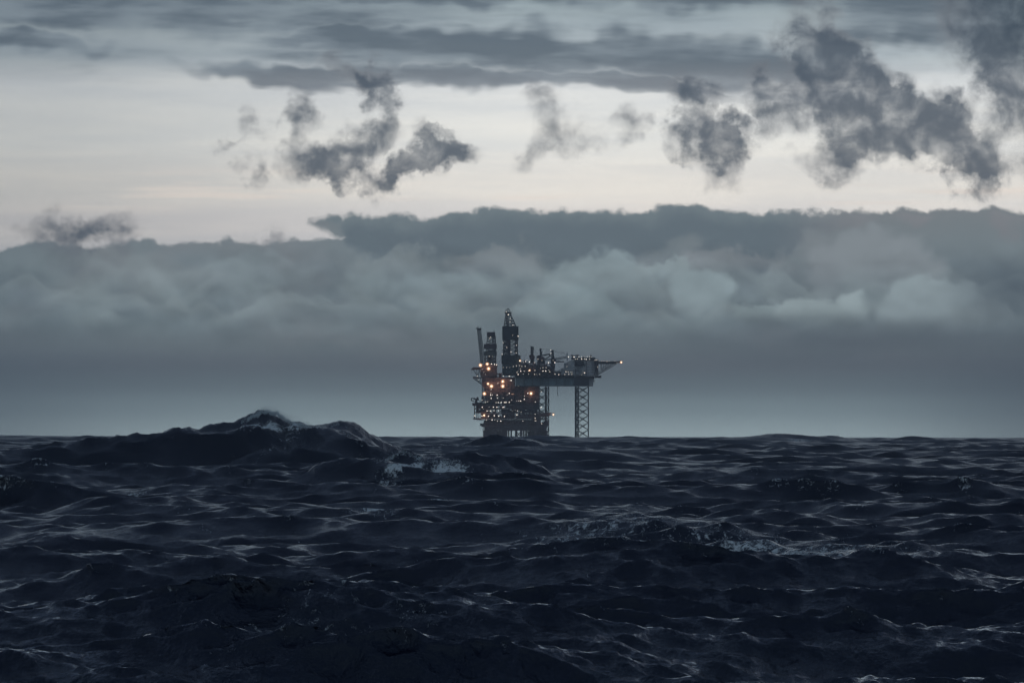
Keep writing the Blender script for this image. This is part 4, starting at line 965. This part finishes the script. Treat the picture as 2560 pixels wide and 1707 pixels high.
for d, pts_, wf, wb, skew, zb_ in swells:
    xs, zs = crest_from(pts_, d)
    sel = np.where((R > d - 5 * wf - 40) & (R < d + 5 * wb + 40))[0]
    s0, s1 = sel[0], sel[-1] + 1
    x, y = X[s0:s1], Y[s0:s1]
    yy = y - d + skew * x
    if d == 700: yy = yy + .05 * np.maximum(x + 24.0, 0) ** 2 + .01 * np.maximum(-38 - x, 0) ** 2
    zc = np.interp(x, xs, zs) + .12 * np.sin(x * 1.9 + y * .7) * np.sin(x * .83 + 1.3) + .05 * np.sin(x * 5.1 + y * 1.3) * np.sin(x * 2.3 + .4)
    am_ = np.clip((zc - zb_) / max(1e-3, (zs.max() - zb_)), 0, 1); wf_ = wf * (.22 + .78 * am_ ** 1.5); wb_ = wb * (.3 + .7 * am_)
    prof = np.where(yy < 0, np.exp((1.2 - np.sqrt(yy * yy + 1.44)) / wf_), np.exp((1.2 - np.sqrt(yy * yy + 1.44)) / wb_))
    mx0, mx1 = xs[0], xs[-1]; edge = (mx1 - mx0) * .30
    mk = np.clip((x - mx0) / edge, 0, 1) * np.clip((mx1 - x) / edge, 0, 1); mk = mk * mk * (3 - 2 * mk)
    mk = mk * np.where(yy < 0, np.exp(-(yy / (wf * 2.0)) ** 2), np.exp(-(yy / (wb * 2.0)) ** 2))
    hd = zb_ + np.maximum(zc - zb_, 0) * prof
    HD[s0:s1] = HD[s0:s1] * (1 - mk) + mk * hd; MK[s0:s1] = np.maximum(MK[s0:s1], mk)
keep = 1 - MK
H = H + HB * 0
Hsum = HB * keep + HD + H + HS * (.35 * MK * (RR > 480))
fold = .9 / np.maximum(TR, .9); DX *= fold; DY *= fold      # keeps crests from folding over themselves
DX = DX + DXB * keep; DY = DY + DYB * keep
del HB, DXB, DYB
PXx = X + DX; PYy = Y + DY
near = np.clip((RR - 6) / 60, 0, 1)          # keep the water below the lens right at the ship's side
PZ = Hsum * (.25 + .75 * near) - (PXx ** 2 + PYy ** 2) / (2 * RE)
# foam: breaking crests (strong convergence) + lasting patches
q = np.percentile(TR[400:, 128:-128], [99.5, 99.985])
FO = np.clip((TR - q[0]) / (q[1] - q[0]), 0, 1).astype(np.float32)
FO *= .6 * (.35 + .65 * np.clip((RR - 260) / 250, 0, 1)).astype(np.float32)
for k_, f_ in ((2, .7),):
    sl = slice(300, nr - 400)
    FO[sl] = np.maximum(FO[sl], f_ * FO[300 + k_: nr - 400 + k_])
FOAM = [(1150, 900, 2.2, 3, 1.1), (1190, 905, 1.5, 3, 1.1), (1310, 760, 1.2, 3, 1.0), (1420, 1100, 3, 4, 1.0), (1560, 1300, 4, 5, .9), (2070, 1000, 2.4, 3, 1.1), (1815, 520, 1.3, 2, 1.0), (300, 520, 1.4, 2, .9), (230, 900, 3, 3, 1.0), (2500, 1500, 5, 5, 1.0), (1230, 640, 1.6, 2.5, 1.1), (1100, 470, 1.2, 1.5, .9), (620, 800, 2.2, 3, 1.0), (1700, 700, 1.5, 2, .9),
        (985, 557, 1.2, 1.5, 1.15), (1015, 557.5, 1.1, 1.4, 1.15), (1045, 559, .9, 1.2, 1.1), (1075, 557, .9, .9, .9), (1105, 558, 1.3, 2.2, 1.2), (1135, 558, 1.2, 2.2, 1.2), (1000, 549, .8, 1.5, .9), (970, 552, 1.2, 3, .6),
        (655, 697.5, 1.7, 2.2, 1.1), (690, 698, 1.6, 2.2, 1.1), (750, 698, 1.3, 2.0, 1.0), (735, 694, .7, 6, .5, -20), (700, 690, .6, 6, .4, -25), (870, 698, 1.2, 1.5, .5), (1340, 1480, 2.5, 14, .9), (1250, 1480, 3, 5, .6), (1165, 1490, 3, 5, .5), (1990, 2680, 8, 16, .8),
        (945, 400, 1.3, 5, 1.1), (925, 404, 1.8, 5, .9), (1420, 250, 1.6, 4, .55), (1340, 246, 1.0, 3, .35),
        (1480, 325, 4.0, 8, .5, -25), (1640, 300, 4.5, 12, .88, -18), (1780, 292, 4.8, 12, .92, -12), (1900, 285, 4.5, 12, .84, -15), (2060, 272, 4.0, 10, .5, -18),
        (2230, 258, 3.5, 7, .2, -15), (1600, 325, 3, 8, .35, -30), (200, 190, 2.6, 5, .22, 20), (2280, 210, 2.6, 6, .28), (1600, 176, 2.2, 4, .22, 20), (1450, 180, 1.8, 4, .2), (700, 166, 2.5, 3, .18)]
for a in FOAM:
    col_, d, wx, wy, s = a[:5]; rot = a[5] if len(a) > 5 else 0
    sel = np.where((R > d * .7) & (R < d * 1.4))[0]; s0, s1 = sel[0], sel[-1] + 1
    x0 = (col_ - 1280) / PPR * d; an = math.radians(rot)
    x, y = X[s0:s1] - x0, Y[s0:s1] - d
    u_ = x * math.cos(an) + y * math.sin(an); v_ = -x * math.sin(an) + y * math.cos(an)
    FO[s0:s1] = np.maximum(FO[s0:s1], s * np.exp(-((u_ / wx) ** 2 + (v_ / wy) ** 2)))
nv = nr * nt_
co = np.stack([PXx, PYy, PZ], -1).astype(np.float32).reshape(-1, 3)
ii, jj = np.meshgrid(np.arange(nr - 1), np.arange(nt_), indexing='ij')
j2 = (jj + 1) % nt_
quads = np.stack([ii * nt_ + jj, ii * nt_ + j2, (ii + 1) * nt_ + j2, (ii + 1) * nt_ + jj], -1).reshape(-1, 4).astype(np.int32)
quads = quads[:, ::-1]
me = bpy.data.meshes.new('sea')
nq = len(quads)
me.vertices.add(nv); me.vertices.foreach_set('co', co.ravel())
me.loops.add(nq * 4); me.loops.foreach_set('vertex_index', np.ascontiguousarray(quads).ravel())
me.polygons.add(nq); me.polygons.foreach_set('loop_start', np.arange(0, nq * 4, 4, dtype=np.int32))
me.polygons.foreach_set('use_smooth', np.ones(nq, bool))
me.update(calc_edges=True)
at = me.attributes.new('foam', 'FLOAT', 'POINT'); at.data.foreach_set('value', FO.ravel())
at = me.attributes.new('fine_slope', 'FLOAT', 'POINT'); at.data.foreach_set('value', np.clip(.05 + .62 * np.sqrt(LOST), .05, .38).astype(np.float32).ravel())
sea = bpy.data.objects.new('sea', me); COL.objects.link(sea)
tag(sea, kind='structure'); sea['label'] = 'dark stormy sea with steep swells and scattered whitecaps'
print('sea verts', nv, 'nz', me.polygons[0].normal[:])

m = bpy.data.materials.new('sea_water'); m.use_nodes = True; nt = m.node_tree
b = nt.nodes['Principled BSDF']
b.inputs['Base Color'].default_value = (.0006, .0042, .0170, 1)
b.inputs['Roughness'].default_value = .16
b.inputs['IOR'].default_value = 1.333
b.inputs['Specular IOR Level'].default_value = 1.0
b.inputs['Specular Tint'].default_value = (.74, .86, 1, 1)
ra = node(nt, 'ShaderNodeAttribute', attribute_name='fine_slope'); nt.links.new(ra.outputs['Fac'], b.inputs['Roughness'])
tcn = node(nt, 'ShaderNodeTexCoord'); oc = S(nt, tcn.outputs['Object'])
def mapped(v, loc=(0, 0, 0), rot=0, scale=(1, 1, 1)):
    q = node(nt, 'ShaderNodeMapping'); nt.links.new(v.k, q.inputs[0]); q.inputs['Location'].default_value = loc; q.inputs['Rotation'].default_value = (0, 0, rot); q.inputs['Scale'].default_value = scale
    return S(nt, q.outputs[0])
wv1 = mapped(oc, rot=-(WDIR), scale=(1, .38, .6))
c1 = nfac(wv1, 1.1, 5, .62, dist=.6)
c2 = nfac(wv1, 4.5, 4, .6, dist=.4)
hgt = c1 * .70 + c2 * .34
bp = node(nt, 'ShaderNodeBump'); bp.inputs['Strength'].default_value = .85; bp.inputs['Distance'].default_value = .42
nt.links.new(hgt.k, bp.inputs['Height']); nt.links.new(bp.outputs[0], b.inputs['Normal'])
fb = node(nt, 'ShaderNodeBsdfPrincipled'); fb.inputs['Base Color'].default_value = (.78, .84, .86, 1); fb.inputs['Roughness'].default_value = .9; fb.inputs['Specular IOR Level'].default_value = .1
nt.links.new(bp.outputs[0], fb.inputs['Normal'])
at = node(nt, 'ShaderNodeAttribute', attribute_name='foam'); fa = S(nt, at.outputs['Fac'])
f1 = nfac(mapped(oc, rot=-WDIR + 1.2, scale=(1.2, .5, 1)), 2.2, 6, .68, dist=.8)
f2 = nfac(mapped(oc, rot=-WDIR, scale=(.35, .07, .3), loc=(3, 9, 1)), 1.0, 4, .55)
faint = sstep(f2, .56, .74) * .13
f3 = nfac(mapped(oc, rot=-WDIR + .5, scale=(1, .6, 1)), 9.0, 4, .65)
ff = (fa + faint) * .9 + (f1 - .5) * 2.6 + (f3 - .5) * .8
mask = sstep(ff, .34, .92) * sstep(fa + faint, .02, .14)
mx = node(nt, 'ShaderNodeMixShader')
nt.links.new((mask * .96).k, mx.inputs[0]); nt.links.new(b.outputs[0], mx.inputs[1]); nt.links.new(fb.outputs[0], mx.inputs[2])
nt.links.new(mx.outputs[0], nt.nodes['Material Output'].inputs[0])
me.materials.append(m)

# ------------------------------------------------------------------ blown spray on the big crest
rs = np.random.RandomState(3)
mb = MB()
verts, faces = [], []
def drops(c0, row0, d, n, sx, sz, sy, size, lean=1.6):
    x0 = (c0 - 1280) / PPR * d; r0, r1 = np.searchsorted(R, [d - 6, d + 6])
    cl = [(rs.normal() * sx, rs.uniform(.12, .5), rs.exponential() * sz + .03) for _ in range(16)]      # torn tufts along the lip
    for _ in range(n):
        c_ = cl[rs.randint(len(cl))]
        zz = rs.exponential() * c_[2]; a = c_[0] + rs.normal() * c_[1] * (.35 + zz)
        x = x0 + a + zz * lean; y = d + rs.normal() * sy - zz
        jc = int(np.searchsorted(TH, math.atan2(x, d))); z = float(PZ[r0:r1, jc].max()) - .38 + zz + rs.normal() * .10
        s = size * rs.uniform(.4, 1.4) * math.exp(-zz / (sz * 5)); k = len(verts)
        verts.extend([(x, y, z + s), (x + s, y, z - s * .6), (x - s * .6, y + s, z - s * .5), (x - s * .6, y - s, z - s * .5)])
        faces.extend([(k, k + 1, k + 2), (k, k + 2, k + 3), (k, k + 3, k + 1), (k + 1, k + 3, k + 2)])
drops(650, 1038, 700, 2800, .9, .28, 1.2, .042)
drops(692, 1037, 700, 2800, .9, .32, 1.2, .042)
drops(752, 1043, 699, 2600, .8, .32, 1.2, .040)
drops(838, 1042, 700, 250, .9, .1, 1.0, .03)
drops(1000, 1134, 558, 900, 1.2, .2, 1.0, .034)
drops(1110, 1147, 556, 500, .9, .15, 1.0, .03)
me2 = bpy.data.meshes.new('sea_spray'); me2.from_pydata(verts, [], faces)
spm = mat('spray_water', (.80, .86, .88), .8, var=.1); _nt = spm.node_tree; _tr = node(_nt, 'ShaderNodeBsdfTranslucent'); _tr.inputs[0].default_value = (.8, .86, .88, 1); _mx = node(_nt, 'ShaderNodeMixShader'); _mx.inputs[0].default_value = .5
_nt.links.new(_nt.nodes['Principled BSDF'].outputs[0], _mx.inputs[1]); _nt.links.new(_tr.outputs[0], _mx.inputs[2]); _nt.links.new(_mx.outputs[0], _nt.nodes['Material Output'].inputs[0])
me2.materials.append(spm)
spray = bpy.data.objects.new('sea_spray', me2); COL.objects.link(spray)
tag(spray, 'fine spray blown off the breaking wave crests', kind='stuff')

# ------------------------------------------------------------------ haze
mb = MB(); mb.box(-14500, 14500, -14500, 14500, -40, 152)
hz = bpy.data.materials.new('haze'); hz.use_nodes = True; nt = hz.node_tree; nt.nodes.clear()
pv = node(nt, 'ShaderNodeVolumePrincipled'); pv.inputs['Color'].default_value = (.86, .90, .94, 1); pv.inputs['Density'].default_value = 6.4e-5
om = node(nt, 'ShaderNodeOutputMaterial'); nt.links.new(pv.outputs[0], om.inputs['Volume'])
hzo = mb.build('haze', hz); tag(hzo, kind='stuff')
hzo['label'] = 'thin sea haze'
